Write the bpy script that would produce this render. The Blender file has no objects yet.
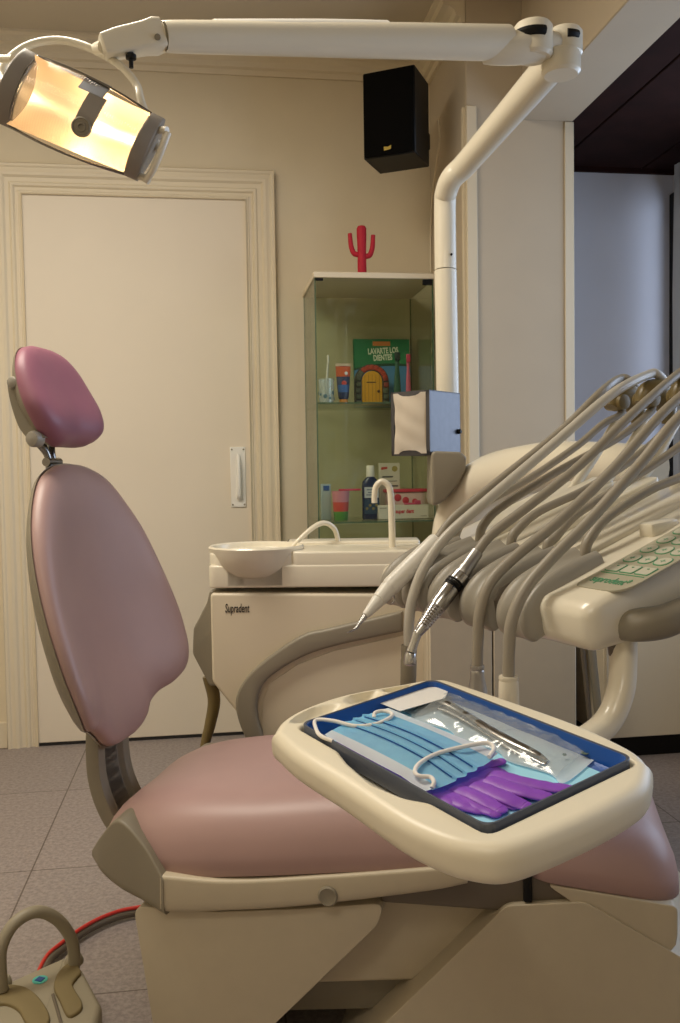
import bpy, bmesh, math, random
from mathutils import Matrix, Vector, Euler, noise
random.seed(7)
SC = bpy.context.scene
COL = SC.collection
R = math.radians
PI = math.pi

# ------------------------------------------------------------------ camera
FPX = 900.0
IW, IH = 680, 1023
YAW, PITCH, ROLL = R(8.2), R(2.66), 0.0155
CAM = Vector((0, 0, 1.03))
RC = (Matrix.Rotation(-YAW, 3, 'Z') @ Matrix.Rotation(PI / 2 - PITCH, 3, 'X') @ Matrix.Rotation(-ROLL, 3, 'Z'))
cd = bpy.data.cameras.new('camera')
cam = bpy.data.objects.new('camera', cd)
COL.objects.link(cam)
cam.matrix_world = Matrix.Translation(CAM) @ RC.to_4x4()
cd.sensor_fit = 'VERTICAL'
cd.sensor_height = 24.0
cd.lens = FPX * 24.0 / IH
cd.clip_start = 0.02
SC.camera = cam


def ray(px, py):
    return RC @ Vector(((px - IW / 2) / FPX, -(py - IH / 2) / FPX, -1))


def C(px, py, d):            # point at depth d
    return CAM + ray(px, py) * d


def Cz(px, py, z):
    r = ray(px, py)
    return CAM + r * ((z - CAM.z) / r.z)


def Cy(px, py, y):
    r = ray(px, py)
    return CAM + r * (y / r.y)


def G(xc, d, z=0.0):         # floor-plan point: xc to the right of, d ahead of the viewpoint
    return Vector((xc * math.cos(YAW) + d * math.sin(YAW), -xc * math.sin(YAW) + d * math.cos(YAW), z))


class Frame:
    """a local frame of a thing: origin and rotation"""
    def __init__(s, o, rot):
        s.o = Vector(o)
        s.r = rot
        s.M = Matrix.Translation(s.o) @ rot.to_4x4()
        s.I = s.M.inverted()

    def on(s, px, py, axis, val):
        a = s.I @ CAM
        d = s.r.transposed() @ ray(px, py)
        return a + d * ((val - a[axis]) / d[axis])

    def loc(s, v):
        return s.I @ Vector(v)


# --------------------------------------------------------------- materials
def lin(h):
    h = h.lstrip('#')
    out = []
    for i in (0, 2, 4):
        c = int(h[i:i + 2], 16) / 255
        out.append(c / 12.92 if c <= 0.04045 else ((c + 0.055) / 1.055) ** 2.4)
    return (*out, 1)


def mat(name, col, rough=0.5, metal=0.0, spec=0.5, var=0.0, scale=40.0, bump=0.0, coat=0.0, emit=None, es=0.0):
    m = bpy.data.materials.new(name)
    m.use_nodes = True
    nt = m.node_tree
    b = nt.nodes['Principled BSDF']
    c = lin(col)
    b.inputs['Base Color'].default_value = c
    b.inputs['Roughness'].default_value = rough
    b.inputs['Metallic'].default_value = metal
    b.inputs['Specular IOR Level'].default_value = spec
    b.inputs['Coat Weight'].default_value = coat
    if emit:
        b.inputs['Emission Color'].default_value = lin(emit)
        b.inputs['Emission Strength'].default_value = es
    if var or bump:
        tc = nt.nodes.new('ShaderNodeTexCoord')
        n = nt.nodes.new('ShaderNodeTexNoise')
        n.inputs['Scale'].default_value = scale
        n.inputs['Detail'].default_value = 4
        nt.links.new(tc.outputs['Object'], n.inputs['Vector'])
        if var:
            r = nt.nodes.new('ShaderNodeValToRGB')
            r.color_ramp.elements[0].position = 0.3
            r.color_ramp.elements[1].position = 0.7
            r.color_ramp.elements[0].color = tuple(min(1, x * (1 - var)) for x in c[:3]) + (1,)
            r.color_ramp.elements[1].color = tuple(min(1, x * (1 + var)) for x in c[:3]) + (1,)
            nt.links.new(n.outputs['Fac'], r.inputs['Fac'])
            nt.links.new(r.outputs['Color'], b.inputs['Base Color'])
        if bump:
            bp = nt.nodes.new('ShaderNodeBump')
            bp.inputs['Strength'].default_value = bump
            bp.inputs['Distance'].default_value = 0.002
            nt.links.new(n.outputs['Fac'], bp.inputs['Height'])
            nt.links.new(bp.outputs['Normal'], b.inputs['Normal'])
    return m


def glass(name, tint, gloss=0.06, rough=0.02, haze=None, hz=0.0):
    """thin clear sheet: transparent + a little reflection (+ a little haze)"""
    m = bpy.data.materials.new(name)
    m.use_nodes = True
    nt = m.node_tree
    for n in list(nt.nodes):
        nt.nodes.remove(n)
    out = nt.nodes.new('ShaderNodeOutputMaterial')
    t = nt.nodes.new('ShaderNodeBsdfTransparent')
    t.inputs['Color'].default_value = lin(tint)
    g = nt.nodes.new('ShaderNodeBsdfGlossy')
    g.inputs['Roughness'].default_value = rough
    lw = nt.nodes.new('ShaderNodeLayerWeight')
    lw.inputs['Blend'].default_value = 0.5
    pw = nt.nodes.new('ShaderNodeMath')
    pw.operation = 'POWER'
    pw.inputs[1].default_value = 4.0
    nt.links.new(lw.outputs['Facing'], pw.inputs[0])
    add = nt.nodes.new('ShaderNodeMath')
    add.operation = 'MULTIPLY_ADD'
    add.use_clamp = True
    add.inputs[1].default_value = 0.6
    add.inputs[2].default_value = gloss
    nt.links.new(pw.outputs[0], add.inputs[0])
    mx = nt.nodes.new('ShaderNodeMixShader')
    nt.links.new(add.outputs[0], mx.inputs[0])
    src = t
    if haze:
        d = nt.nodes.new('ShaderNodeBsdfDiffuse')
        d.inputs['Color'].default_value = lin(haze)
        m2 = nt.nodes.new('ShaderNodeMixShader')
        m2.inputs[0].default_value = hz
        nt.links.new(t.outputs[0], m2.inputs[1])
        nt.links.new(d.outputs[0], m2.inputs[2])
        src = m2
    nt.links.new(src.outputs[0], mx.inputs[1])
    nt.links.new(g.outputs[0], mx.inputs[2])
    nt.links.new(mx.outputs[0], out.inputs['Surface'])
    return m


def floor_mat():
    m = mat('floor_tiles', '#8d8077', rough=0.45)
    nt = m.node_tree
    b = nt.nodes['Principled BSDF']
    tc = nt.nodes.new('ShaderNodeTexCoord')
    mp = nt.nodes.new('ShaderNodeMapping')
    mp.inputs['Location'].default_value = (0.481, -0.59, 0)
    nt.links.new(tc.outputs['Object'], mp.inputs['Vector'])
    br = nt.nodes.new('ShaderNodeTexBrick')
    br.offset = 0.0
    br.inputs['Scale'].default_value = 1.0
    br.inputs['Mortar Size'].default_value = 0.0022
    br.inputs['Mortar Smooth'].default_value = 0.2
    br.inputs['Brick Width'].default_value = 0.6
    br.inputs['Row Height'].default_value = 0.6
    br.inputs['Color1'].default_value = lin('#9a8f8a')
    br.inputs['Color2'].default_value = lin('#968c87')
    br.inputs['Mortar'].default_value = lin('#655a52')
    nt.links.new(mp.outputs['Vector'], br.inputs['Vector'])
    n = nt.nodes.new('ShaderNodeTexNoise')
    n.inputs['Scale'].default_value = 85
    n.inputs['Detail'].default_value = 5
    n.inputs['Roughness'].default_value = 0.7
    nt.links.new(tc.outputs['Object'], n.inputs['Vector'])
    r = nt.nodes.new('ShaderNodeValToRGB')
    r.color_ramp.elements[0].position = 0.38
    r.color_ramp.elements[1].position = 0.62
    r.color_ramp.elements[0].color = (.74, .72, .74, 1)
    r.color_ramp.elements[1].color = (1.12, 1.12, 1.12, 1)
    nt.links.new(n.outputs['Fac'], r.inputs['Fac'])
    mx = nt.nodes.new('ShaderNodeMix')
    mx.data_type = 'RGBA'
    mx.blend_type = 'MULTIPLY'
    mx.inputs['Factor'].default_value = 1
    nt.links.new(br.outputs['Color'], mx.inputs['A'])
    nt.links.new(r.outputs['Color'], mx.inputs['B'])
    nt.links.new(mx.outputs['Result'], b.inputs['Base Color'])
    return m


M = dict(
    wall=mat('wall_paint', '#dccfb4', rough=0.85, var=0.02, scale=6, bump=0.05),
    ceil=mat('ceiling_paint', '#c9bda6', rough=0.9, var=0.02, scale=5),
    door=mat('door_paint', '#e4d8c4', rough=0.5, var=0.015, scale=4),
    casing=mat('casing_paint', '#ddd0b6', rough=0.5),
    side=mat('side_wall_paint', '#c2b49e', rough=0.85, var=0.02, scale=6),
    alcove=mat('alcove_paint', '#dcdce4', rough=0.9, var=0.02, scale=6),
    wood=mat('dark_wood', '#2a1410', rough=0.8, spec=0.15, var=0.25, scale=12),
    floor=floor_mat(),
    plastic=mat('cream_plastic', '#e2dac6', rough=0.28, coat=0.3),
    panel=mat('panel_plastic', '#d8ccb4', rough=0.4),
    basebody=mat('base_plastic', '#c0b49c', rough=0.5, var=0.02, scale=30),
    taupe=mat('taupe_plastic', '#88806f', rough=0.42),
    taupedark=mat('dark_taupe_plastic', '#675d50', rough=0.45),
    capgrey=mat('lamp_cap_grey', '#8d8478', rough=0.45),
    holder=mat('holder_grey', '#9c968a', rough=0.38),
    hose=mat('hose_rubber', '#989082', rough=0.42),
    hosewhite=mat('hose_white', '#c4bfb4', rough=0.3),
    olive=mat('olive_plastic', '#74643c', rough=0.35),
    pink=mat('pink_upholstery', '#ad8e89', rough=0.42, var=0.03, scale=8, bump=0.04),
    pinkhead=mat('headrest_upholstery', '#935e6e', rough=0.45, var=0.03, scale=8, bump=0.08),
    metal=mat('steel', '#c8c8c8', rough=0.2, metal=1),
    brushed=mat('brushed_steel', '#606165', rough=0.42, metal=1, var=0.05, scale=60),
    satin=mat('satin_steel', '#b4b2ae', rough=0.35, metal=0.85),
    chrome=mat('chrome_dark', '#8f8c88', rough=0.25, metal=1),
    white=mat('white_plastic', '#efece4', rough=0.3),
    black=mat('black_plastic', '#0c0b0a', rough=0.5, spec=0.25),
    blackcloth=mat('speaker_grille_cloth', '#080706', rough=0.95, spec=0.1),
    gold=mat('gold_badge', '#7d6a34', rough=0.5, metal=1),
    napkin=mat('napkin_paper', '#f3eadb', rough=0.9, bump=0.1, scale=60),
    keypad=mat('keypad_film', '#aaa48f', rough=0.4),
    key=mat('key_film', '#c3c0ad', rough=0.4),
    green=mat('green_print', '#52936c', rough=0.5),
    ink=mat('black_print', '#1d1a18', rough=0.6),
    tray=mat('tray_plastic', '#e8dfc8', rough=0.38),
    blue=mat('blue_tray', '#1c52a0', rough=0.3),
    bluerim=mat('blue_tray_rim', '#4d5360', rough=0.4),
    liner=mat('paper_liner', '#a2dcf4', rough=0.9),
    mask=mat('mask_blue', '#a6e4ff', rough=0.85, var=0.04, scale=90),
    maskpale=mat('mask_pale', '#f6fafc', rough=0.85),
    loop=mat('ear_loop_cord', '#e9e4de', rough=0.8),
    glove=mat('purple_nitrile', '#8a48bb', rough=0.45, var=0.08, scale=60, bump=0.3),
    film=glass('clear_film', '#f8fbfc', gloss=0.07, rough=0.14, haze='#eaf4f8', hz=0.20),
    pouchpaper=mat('pouch_paper', '#f0faff', rough=0.8),
    flap=mat('pouch_flap_paper', '#e4e2de', rough=0.8),
    cabglass=glass('green_glass', '#f7faf5', gloss=0.025),
    lens=glass('lamp_lens', '#fff6e8', gloss=0.10, rough=0.08),
    winglass=glass('window_glass', '#eef2f4', gloss=0.05),
    cabedge=mat('glass_edge', '#51664f', rough=0.2),
    reflector=mat('lamp_reflector', '#fff0dc', rough=0.38, metal=0.8),
    bulb=mat('lamp_bulb', '#fff2d8', emit='#ffdca0', es=14),
    cactus=mat('red_felt', '#b3142c', rough=0.7, var=0.05, scale=50),
    footgrey=mat('foot_control_plastic', '#978e79', rough=0.5),
    padolive=mat('foot_pad_rubber', '#7d6e4a', rough=0.7),
    teal=mat('teal_badge', '#4fb6a8', rough=0.4),
    red=mat('red_cable', '#c8352c', rough=0.4),
    curtain=mat('curtain_cloth', '#aeb4c0', rough=0.95),
)


def paint(col, rough=0.5):
    k = 'paint_' + col.strip('#')
    if k not in M:
        M[k] = mat('print_' + col.strip('#'), col, rough=rough)
    return M[k]


# ----------------------------------------------------------------- objects
ROOT = {}


def thing(name, label, cat, fr=None, group=None):
    o = bpy.data.objects.new(name, None)
    COL.objects.link(o)
    o.empty_display_size = 0.05
    if fr is None:
        fr = Frame((0, 0, 0), Matrix.Identity(3))
    o.matrix_world = fr.M
    o['label'] = label
    o['category'] = cat
    if group:
        o['group'] = group
    ROOT[o.name] = fr
    return o


def tag(o, label, cat, group=None):
    o['label'] = label
    o['category'] = cat
    if group:
        o['group'] = group
    return o


def obj(name, bm, m, parent=None, world=False, smooth=38, label=None):
    """one mesh object; parent is a thing (Empty) or a part mesh; local coordinates are the thing's"""
    if parent is not None and world:
        root = parent
        while root.parent:
            root = root.parent
        if root.name in ROOT:
            bm.transform(ROOT[root.name].I)
    bmesh.ops.recalc_face_normals(bm, faces=bm.faces)
    me = bpy.data.meshes.new(name)
    bm.to_mesh(me)
    bm.free()
    me.materials.append(m)
    me.shade_smooth()
    me.set_sharp_from_angle(angle=R(smooth))
    o = bpy.data.objects.new(name, me)
    COL.objects.link(o)
    if parent is not None:
        o.parent = parent
    if label:
        o['label'] = label
    return o


def recentre(o):
    """move a top-level mesh's origin to its base centre"""
    vs = [v.co for v in o.data.vertices]
    lo = Vector(min(v[i] for v in vs) for i in range(3))
    hi = Vector(max(v[i] for v in vs) for i in range(3))
    c = Vector(((lo.x + hi.x) / 2, (lo.y + hi.y) / 2, lo.z))
    o.data.transform(Matrix.Translation(-c))
    o.location = c
    return o


def struct(name, bm, m, parent=None, smooth=38):
    o = obj(name, bm, m, parent, smooth=smooth)
    if parent is None:
        o['kind'] = 'structure'
    return o


def copy_tree(o, parent=None):
    c = o.copy()
    COL.objects.link(c)
    if parent is not None:
        c.parent = parent
    for ch in list(o.children):
        copy_tree(ch, c)
    return c


# ---------------------------------------------------------------- geometry
def B():
    return bmesh.new()


def loft(bm, rings, closed=True, cap0=True, cap1=True):
    vs = [[bm.verts.new(p) for p in r] for r in rings]
    n = len(rings[0])
    for a, b in zip(vs, vs[1:]):
        for i in range(n if closed else n - 1):
            j = (i + 1) % n
            bm.faces.new((a[i], a[j], b[j], b[i]))
    if closed and cap0:
        bm.faces.new(list(reversed(vs[0])))
    if closed and cap1:
        bm.faces.new(vs[-1])
    return vs


def box(bm, lo, hi, bev=0.0, seg=2, mtx=None):
    x0, y0, z0 = lo
    x1, y1, z1 = hi
    if bev > 0:
        t = B()
        box(t, lo, hi)
        bmesh.ops.bevel(t, geom=list(t.edges), offset=bev, segments=seg, affect='EDGES', profile=0.5)
        merge(bm, t, mtx)
        return
    ps = [(x0, y0, z0), (x1, y0, z0), (x1, y1, z0), (x0, y1, z0), (x0, y0, z1), (x1, y0, z1), (x1, y1, z1), (x0, y1, z1)]
    v = [bm.verts.new((mtx @ Vector(p)) if mtx else p) for p in ps]
    for f in ((3, 2, 1, 0), (4, 5, 6, 7), (0, 1, 5, 4), (1, 2, 6, 5), (2, 3, 7, 6), (3, 0, 4, 7)):
        bm.faces.new([v[i] for i in f])


def merge(bm, t, mtx=None):
    if mtx is not None:
        t.transform(mtx)
    mp = {v: bm.verts.new(v.co) for v in t.verts}
    for f in t.faces:
        try:
            bm.faces.new([mp[v] for v in f.verts])
        except ValueError:
            pass
    t.free()


def cr(pts, n=8):
    """Catmull-Rom through points (tuples of any length)"""
    P = [list(p) for p in pts]
    P = [[2 * a - b for a, b in zip(P[0], P[1])]] + P + [[2 * a - b for a, b in zip(P[-1], P[-2])]]
    out = []
    for i in range(1, len(P) - 2):
        p0, p1, p2, p3 = P[i - 1:i + 3]
        for k in range(n):
            t = k / n
            out.append([0.5 * (2 * b + (c - a) * t + (2 * a - 5 * b + 4 * c - d) * t * t + (3 * b - a - 3 * c + d) * t ** 3)
                        for a, b, c, d in zip(p0, p1, p2, p3)])
    out.append(P[-2])
    return out


def cr_closed(pts, n=8):
    m = len(pts)
    out = []
    for i in range(m):
        p0, p1, p2, p3 = pts[i - 1], pts[i], pts[(i + 1) % m], pts[(i + 2) % m]
        for k in range(n):
            t = k / n
            out.append(tuple(0.5 * (2 * b + (c - a) * t + (2 * a - 5 * b + 4 * c - d) * t * t + (3 * b - a - 3 * c + d) * t ** 3)
                             for a, b, c, d in zip(p0, p1, p2, p3)))
    return out


def tube(bm, pts, r, n=12, sm=8, flat=1.0, up=None):
    """round tube along points; r a number or one per point; sm = smoothing steps (0: straight)"""
    rs = r if isinstance(r, (list, tuple)) else [r] * len(pts)
    P = [tuple(p) + (q,) for p, q in zip([tuple(Vector(p)) for p in pts], rs)]
    if sm:
        P = cr(P, sm)
    V = [Vector(p[:3]) for p in P]
    q = [p[3] for p in P]
    T = []
    for i in range(len(V)):
        a = V[max(0, i - 1)]
        b = V[min(len(V) - 1, i + 1)]
        t = b - a
        if t.length < 1e-9:
            t = T[-1] if T else Vector((0, 0, 1))
        T.append(t.normalized())
    ref = Vector(up) if up is not None else (Vector((0, 0, 1)) if abs(T[0].z) < 0.9 else Vector((1, 0, 0)))
    u = (ref - T[0] * ref.dot(T[0])).normalized()
    rings = []
    for i in range(len(V)):
        u = (u - T[i] * u.dot(T[i])).normalized()
        w = T[i].cross(u)
        rings.append([V[i] + (u * math.cos(a) * flat + w * math.sin(a)) * q[i] for a in [2 * PI * k / n for k in range(n)]])
    loft(bm, rings)


def lathe(bm, prof, n=24, mtx=None):
    """prof: (radius, z) from bottom to top around local z"""
    rings = []
    for r, z in prof:
        ring = [Vector((max(r, 1e-5) * math.cos(2 * PI * k / n), max(r, 1e-5) * math.sin(2 * PI * k / n), z)) for k in range(n)]
        rings.append([mtx @ p for p in ring] if mtx else ring)
    loft(bm, rings)


def axis_m(p, d, up=(0, 0, 1)):
    """matrix whose z runs along d from p"""
    z = Vector(d).normalized()
    u = Vector(up)
    if abs(u.normalized().dot(z)) > 0.98:
        u = Vector((1, 0, 0))
    x = u.cross(z).normalized()
    y = z.cross(x)
    m = Matrix((x, y, z)).transposed().to_4x4()
    m.translation = Vector(p)
    return m


def round_poly(pts, rad, seg=6):
    """rounded corners; rad a number or one per corner"""
    n = len(pts)
    rs = rad if isinstance(rad, (list, tuple)) else [rad] * n
    out = []
    for i in range(n):
        a, p, b = Vector(pts[i - 1][:2]), Vector(pts[i][:2]), Vector(pts[(i + 1) % n][:2])
        if rs[i] <= 0:
            out.append((p.x, p.y))
            continue
        da, db = (a - p), (b - p)
        la, lb = da.length, db.length
        da.normalize()
        db.normalize()
        ang = da.angle(db)
        t = min(rs[i] / max(1e-6, math.tan(ang / 2)), la * 0.49, lb * 0.49)
        p1, p2 = p + da * t, p + db * t
        for k in range(seg + 1):
            s = k / seg
            q = p1 * (1 - s) ** 2 + p * 2 * s * (1 - s) + p2 * s * s
            out.append((q.x, q.y))
    return out


def area2(o):
    return sum(a[0] * b[1] - b[0] * a[1] for a, b in zip(o, o[1:] + o[:1])) / 2


def inset(o, d):
    """offset a smooth closed outline inwards by d"""
    if area2(o) < 0:
        o = list(reversed(o))
    n = len(o)
    out = []
    for i in range(n):
        a, p, b = Vector(o[i - 1]), Vector(o[i]), Vector(o[(i + 1) % n])
        t1 = (p - a)
        t2 = (b - p)
        if t1.length < 1e-9:
            t1 = t2
        if t2.length < 1e-9:
            t2 = t1
        n1 = Vector((-t1.y, t1.x)).normalized()
        n2 = Vector((-t2.y, t2.x)).normalized()
        m = (n1 + n2)
        if m.length < 1e-6:
            m = n1
        m.normalize()
        k = d / max(0.5, m.dot(n1))
        out.append((p.x + m.x * k, p.y + m.y * k))
    return out


def slab(bm, outline, z0, z1, r=0.0, seg=4, f=None, rb=None):
    """plate with rounded rims; f maps (x, y, z) to the final point"""
    f = f or (lambda x, y, z: (x, y, z))
    o = outline if area2(outline) > 0 else list(reversed(outline))
    rb = r if rb is None else rb
    rings = []
    if rb > 0:
        for k in range(seg + 1):
            a = PI / 2 * k / seg
            oo = inset(o, rb * (1 - math.sin(a)))
            rings.append([f(x, y, z0 + rb * (1 - math.cos(a))) for x, y in oo])
    else:
        rings.append([f(x, y, z0) for x, y in o])
    if r > 0:
        for k in range(seg + 1):
            a = PI / 2 * k / seg
            oo = inset(o, r * (1 - math.cos(a)))
            rings.append([f(x, y, z1 - r * (1 - math.sin(a))) for x, y in oo])
    else:
        rings.append([f(x, y, z1) for x, y in o])
    loft(bm, rings)


def pillow(bm, outline, tf, tb, warp, ef=2.6, eb=4.0, nr=9, c=None):
    """cushion from a closed outline: swollen front (tf) and back (tb), warped into place"""
    if c is None:
        c = (sum(p[0] for p in outline) / len(outline), sum(p[1] for p in outline) / len(outline))
    c = Vector(c)
    n = len(outline)

    def ring(r, t, e):
        h = t * max(0.0, 1 - r ** e) ** (1 / 2.2)
        return [warp(c.x + (p[0] - c.x) * r, c.y + (p[1] - c.y) * r, h) for p in outline]
    radii = [math.sin(PI / 2 * k / nr) for k in range(1, nr + 1)]
    rings = [ring(r, -tb, eb) for r in radii[:-1]] + [ring(1.0, 0, 2)] + [ring(r, tf, ef) for r in reversed(radii[:-1])]
    vs = [[bm.verts.new(p) for p in rr] for rr in rings]
    for a, b in zip(vs, vs[1:]):
        for i in range(n):
            j = (i + 1) % n
            bm.faces.new((a[i], a[j], b[j], b[i]))
    b0 = bm.verts.new(warp(c.x, c.y, -tb))
    f0 = bm.verts.new(warp(c.x, c.y, tf))
    for i in range(n):
        j = (i + 1) % n
        bm.faces.new((b0, vs[0][j], vs[0][i]))
        bm.faces.new((f0, vs[-1][i], vs[-1][j]))


def profile_y(bm, outline, y0, y1, r=0.02, seg=4):
    """outline in x-z, extruded across y with rounded rims"""
    t = B()
    v0 = [t.verts.new((x, y0, z)) for x, z in outline]
    v1 = [t.verts.new((x, y1, z)) for x, z in outline]
    n = len(outline)
    f0 = t.faces.new(v0)
    f1 = t.faces.new(list(reversed(v1)))
    for i in range(n):
        j = (i + 1) % n
        t.faces.new((v0[j], v0[i], v1[i], v1[j]))
    t.normal_update()
    es = list(set(f0.edges) | set(f1.edges))
    bmesh.ops.bevel(t, geom=es, offset=r, segments=seg, affect='EDGES', profile=0.5, clamp_overlap=True)
    merge(bm, t)


def text(name, body, size, m, parent, mtx, extrude=0.0003, sx=1.0, shear=0.0, align='LEFT', bold=0.0, world=False):
    cu = bpy.data.curves.new(name, 'FONT')
    cu.body = body
    cu.size = size
    cu.extrude = extrude
    cu.offset = bold
    cu.shear = shear
    cu.align_x = align
    cu.resolution_u = 3
    t = bpy.data.objects.new(name + '_tmp', cu)
    COL.objects.link(t)
    bpy.context.view_layer.update()
    me = bpy.data.meshes.new_from_object(t.evaluated_get(bpy.context.evaluated_depsgraph_get()))
    bpy.data.objects.remove(t)
    bm = B()
    bm.from_mesh(me)
    bpy.data.meshes.remove(me)
    bm.transform(mtx @ Matrix.Diagonal((sx, 1, 1, 1)))
    return obj(name, bm, m, parent, world=world)


def face_m(o, x, y):
    """matrix of a flat print: origin, writing direction, up direction"""
    x = Vector(x).normalized()
    z = x.cross(Vector(y)).normalized()
    y = z.cross(x)
    m = Matrix((x, y, z)).transposed().to_4x4()
    m.translation = Vector(o)
    return m


RZ = lambda a: Matrix.Rotation(a, 3, 'Z')
LAMP, FILL, DAY, BULB, EXPO = 45, 15, 54, .38, -0.1
LCOL = (1, .915, .775)
# ================================================================= SETTING
YB = 3.51
XL, XR, YF, ZC = -1.9, 0.885, -1.3, 2.62
XP, XW = 1.265, 1.90           # outer face of the lintel, window plane
YP, ZL = 3.01, 2.215

b = B(); box(b, (XL - .1, YF - .1, -.08), (XW + .1, YB + .1, 0)); fl = struct('floor', b, M['floor'])
b = B(); box(b, (XL - .1, YF - .1, ZC), (XP, YB + .1, ZC + .08)); struct('ceiling', b, M['ceil'])
b = B(); box(b, (XL - .1, YB, 0), (XW + .1, YB + .1, ZC + .08)); struct('wall_back', b, M['wall'])
b = B(); box(b, (XL - .1, YF, 0), (XL, YB, ZC)); struct('wall_left', b, M['wall'])
b = B(); box(b, (XL - .1, YF - .1, 0), (XW + .1, YF, ZC)); struct('wall_front', b, M['wall'])
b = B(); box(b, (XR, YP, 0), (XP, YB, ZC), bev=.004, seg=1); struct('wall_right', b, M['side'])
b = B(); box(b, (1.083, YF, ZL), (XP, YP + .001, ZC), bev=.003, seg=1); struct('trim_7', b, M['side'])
# alcove: grey painted end wall lining, dark boarded soffit
b = B(); box(b, (XP + .001, YB - .012, 0), (XW, YB - .001, ZL + .02)); struct('wall_alcove', b, M['alcove'])
b = B()
for xa, xb_ in ((XP + .002, 1.39), (1.39, 1.76), (1.76, XW)):
    box(b, (xa + .003, YF, ZL + .012), (xb_ - .003, YB - .013, ZL + .03), bev=.003, seg=1)
box(b, (XP + .002, YF, ZL + .03), (XW + .1, YB - .013, ZL + .06))
box(b, (XP + .004, YB - .03, ZL - .006), (XW, YB - .013, ZL + .012))
struct('ceiling_alcove', b, M['wood'])
# corner bead of the pillar, wall duct on its left corner
b = B(); box(b, (XP - .032, YP - .006, 0), (XP + .002, YP, ZL - .002), bev=.002, seg=1); struct('trim_5', b, M['casing'])
zt = Cy(468, 107, YP).z
b = B(); box(b, (XR - .004, YP - .016, 0), (XR + .034, YP, zt), bev=.003, seg=1)
box(b, (XR - .012, YP + .002, 0), (XR, YP + .02, zt), bev=.002, seg=1)
struct('trim_6', b, M['casing'])

# cornice along the back wall and along the right side
CP = [(0, 0), (.012, 0), (.016, .018), (.03, .022), (.036, .04), (.055, .052), (.075, .056), (.08, .075), (.095, .08), (.095, .09), (0, .09)]
def cornice_run(name, a, bpt, inw):
    bm = B()
    a, bpt, inw = Vector(a), Vector(bpt), Vector(inw)
    d = (bpt - a).normalized()
    rings = []
    for p, s in ((a, 0), (bpt, 1)):
        rings.append([p + inw * u + Vector((0, 0, 1)) * v + d * (-u if s else 0) for u, v in CP])
    loft(bm, rings)
    return struct(name, bm, M['casing'], smooth=20)
cornice_run('trim_1', (XL, YB, ZC - .09), (XR, YB, ZC - .09), (0, -1, 0))
bm = B()
loft(bm, [[Vector((XR - u, YB - u, ZC - .09 + v)) for u, v in CP], [Vector((XR - u, YP, ZC - .09 + v)) for u, v in CP]])
struct('trim_2', bm, M['casing'], smooth=20)

# door with its moulded casing
DX0, DX1, DZ = -.662, .157, 2.062
b = B(); box(b, (DX0 - .02, YB - .012, .012), (DX1 + .02, YB - .001, DZ + .01), bev=.002, seg=1)
door = struct('door_1', b, M['door'])
b = B(); box(b, (DX0, YB - .010, 0), (DX1, YB - .004, .013)); struct('trim_8', b, M['ink'])
CPD = [(0, 0), (0, .022), (.008, .026), (.012, .026), (.016, .018), (.026, .018), (.032, .03), (.04, .033), (.046, .026), (.06, .028),
       (.068, .04), (.078, .043), (.088, .038), (.094, .038), (.1, .045), (.108, .045), (.11, .03), (.11, 0)]
bm = B()
rings = []
cs = ((DX0, 0), (DX0, DZ), (DX1, DZ), (DX1, 0))
for i, (x, z) in enumerate(cs):
    ring = []
    for u, v in CPD:
        sx = -u if i < 2 else u
        sz = u if i in (1, 2) else 0
        ring.append((x + sx, YB - v * (.6 if u > 0 and u < .11 else 1), z + sz))
    rings.append(ring)
loft(bm, rings)
struct('trim_3', bm, M['casing'], smooth=20)
# flush pull plate on the door
hx0, hz0 = Cy(231, 508, YB).x, Cy(238, 507, YB).z
hx1, hz1 = Cy(245, 447, YB).x, Cy(238, 447, YB).z
b = B(); box(b, (hx0, YB - .018, hz0), (hx1, YB - .012, hz1), bev=.002, seg=1)
hd = obj('door_handle', b, M['white'], door)
xm = (hx0 + hx1) / 2 + .002
b = B(); tube(b, [(xm, YB - .02, hz1 - .03), (xm, YB - .035, hz1 - .06), (xm, YB - .04, (hz0 + hz1) / 2), (xm, YB - .035, hz0 + .055), (xm + .002, YB - .02, hz0 + .035)],
              [.006, .008, .009, .010, .012], n=10)
obj('grip', b, M['white'], hd)
b = B()
for sx in (hx0 + .007, hx1 - .007):
    for sz in (hz0 + .01, hz1 - .01):
        lathe(b, [(.0035, 0), (.0035, .002), (.001, .003)], n=10, mtx=axis_m((sx, YB - .018, sz), (0, -1, 0)))
obj('screw_heads', b, M['taupe'], hd)
b = B(); box(b, (XL, YB - .018, 0), (DX0 - .112, YB - .001, .1), bev=.003, seg=1); struct('baseboard_left', b, M['casing'])
b = B(); box(b, (DX1 + .112, YB - .018, 0), (XR, YB - .001, .1), bev=.003, seg=1); struct('baseboard_right', b, M['casing'])

# window on the right of the alcove
b = B()
for (y0, y1, z0, z1) in ((YF, YB - .012, .0, .75), (YF, YB - .012, 2.13, ZL + .03)):
    box(b, (XW, y0, z0), (XW + .1, y1, z1))
struct('wall_window', b, M['alcove'])
b = B()
for y in (YF + .03, .4, 1.95, YB - .045):
    box(b, (XW - .02, y - .03, .75), (XW + .04, y + .03, 2.13), bev=.004, seg=1)
for z in (.77, 2.11):
    box(b, (XW - .018, YF, z - .022), (XW + .038, YB - .015, z + .022), bev=.004, seg=1)
win = struct('window_1', b, M['black'])
b = B(); box(b, (XW + .008, YF + .06, .79), (XW + .014, YB - .07, 2.09)); obj('pane', b, M['winglass'], win)
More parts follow.
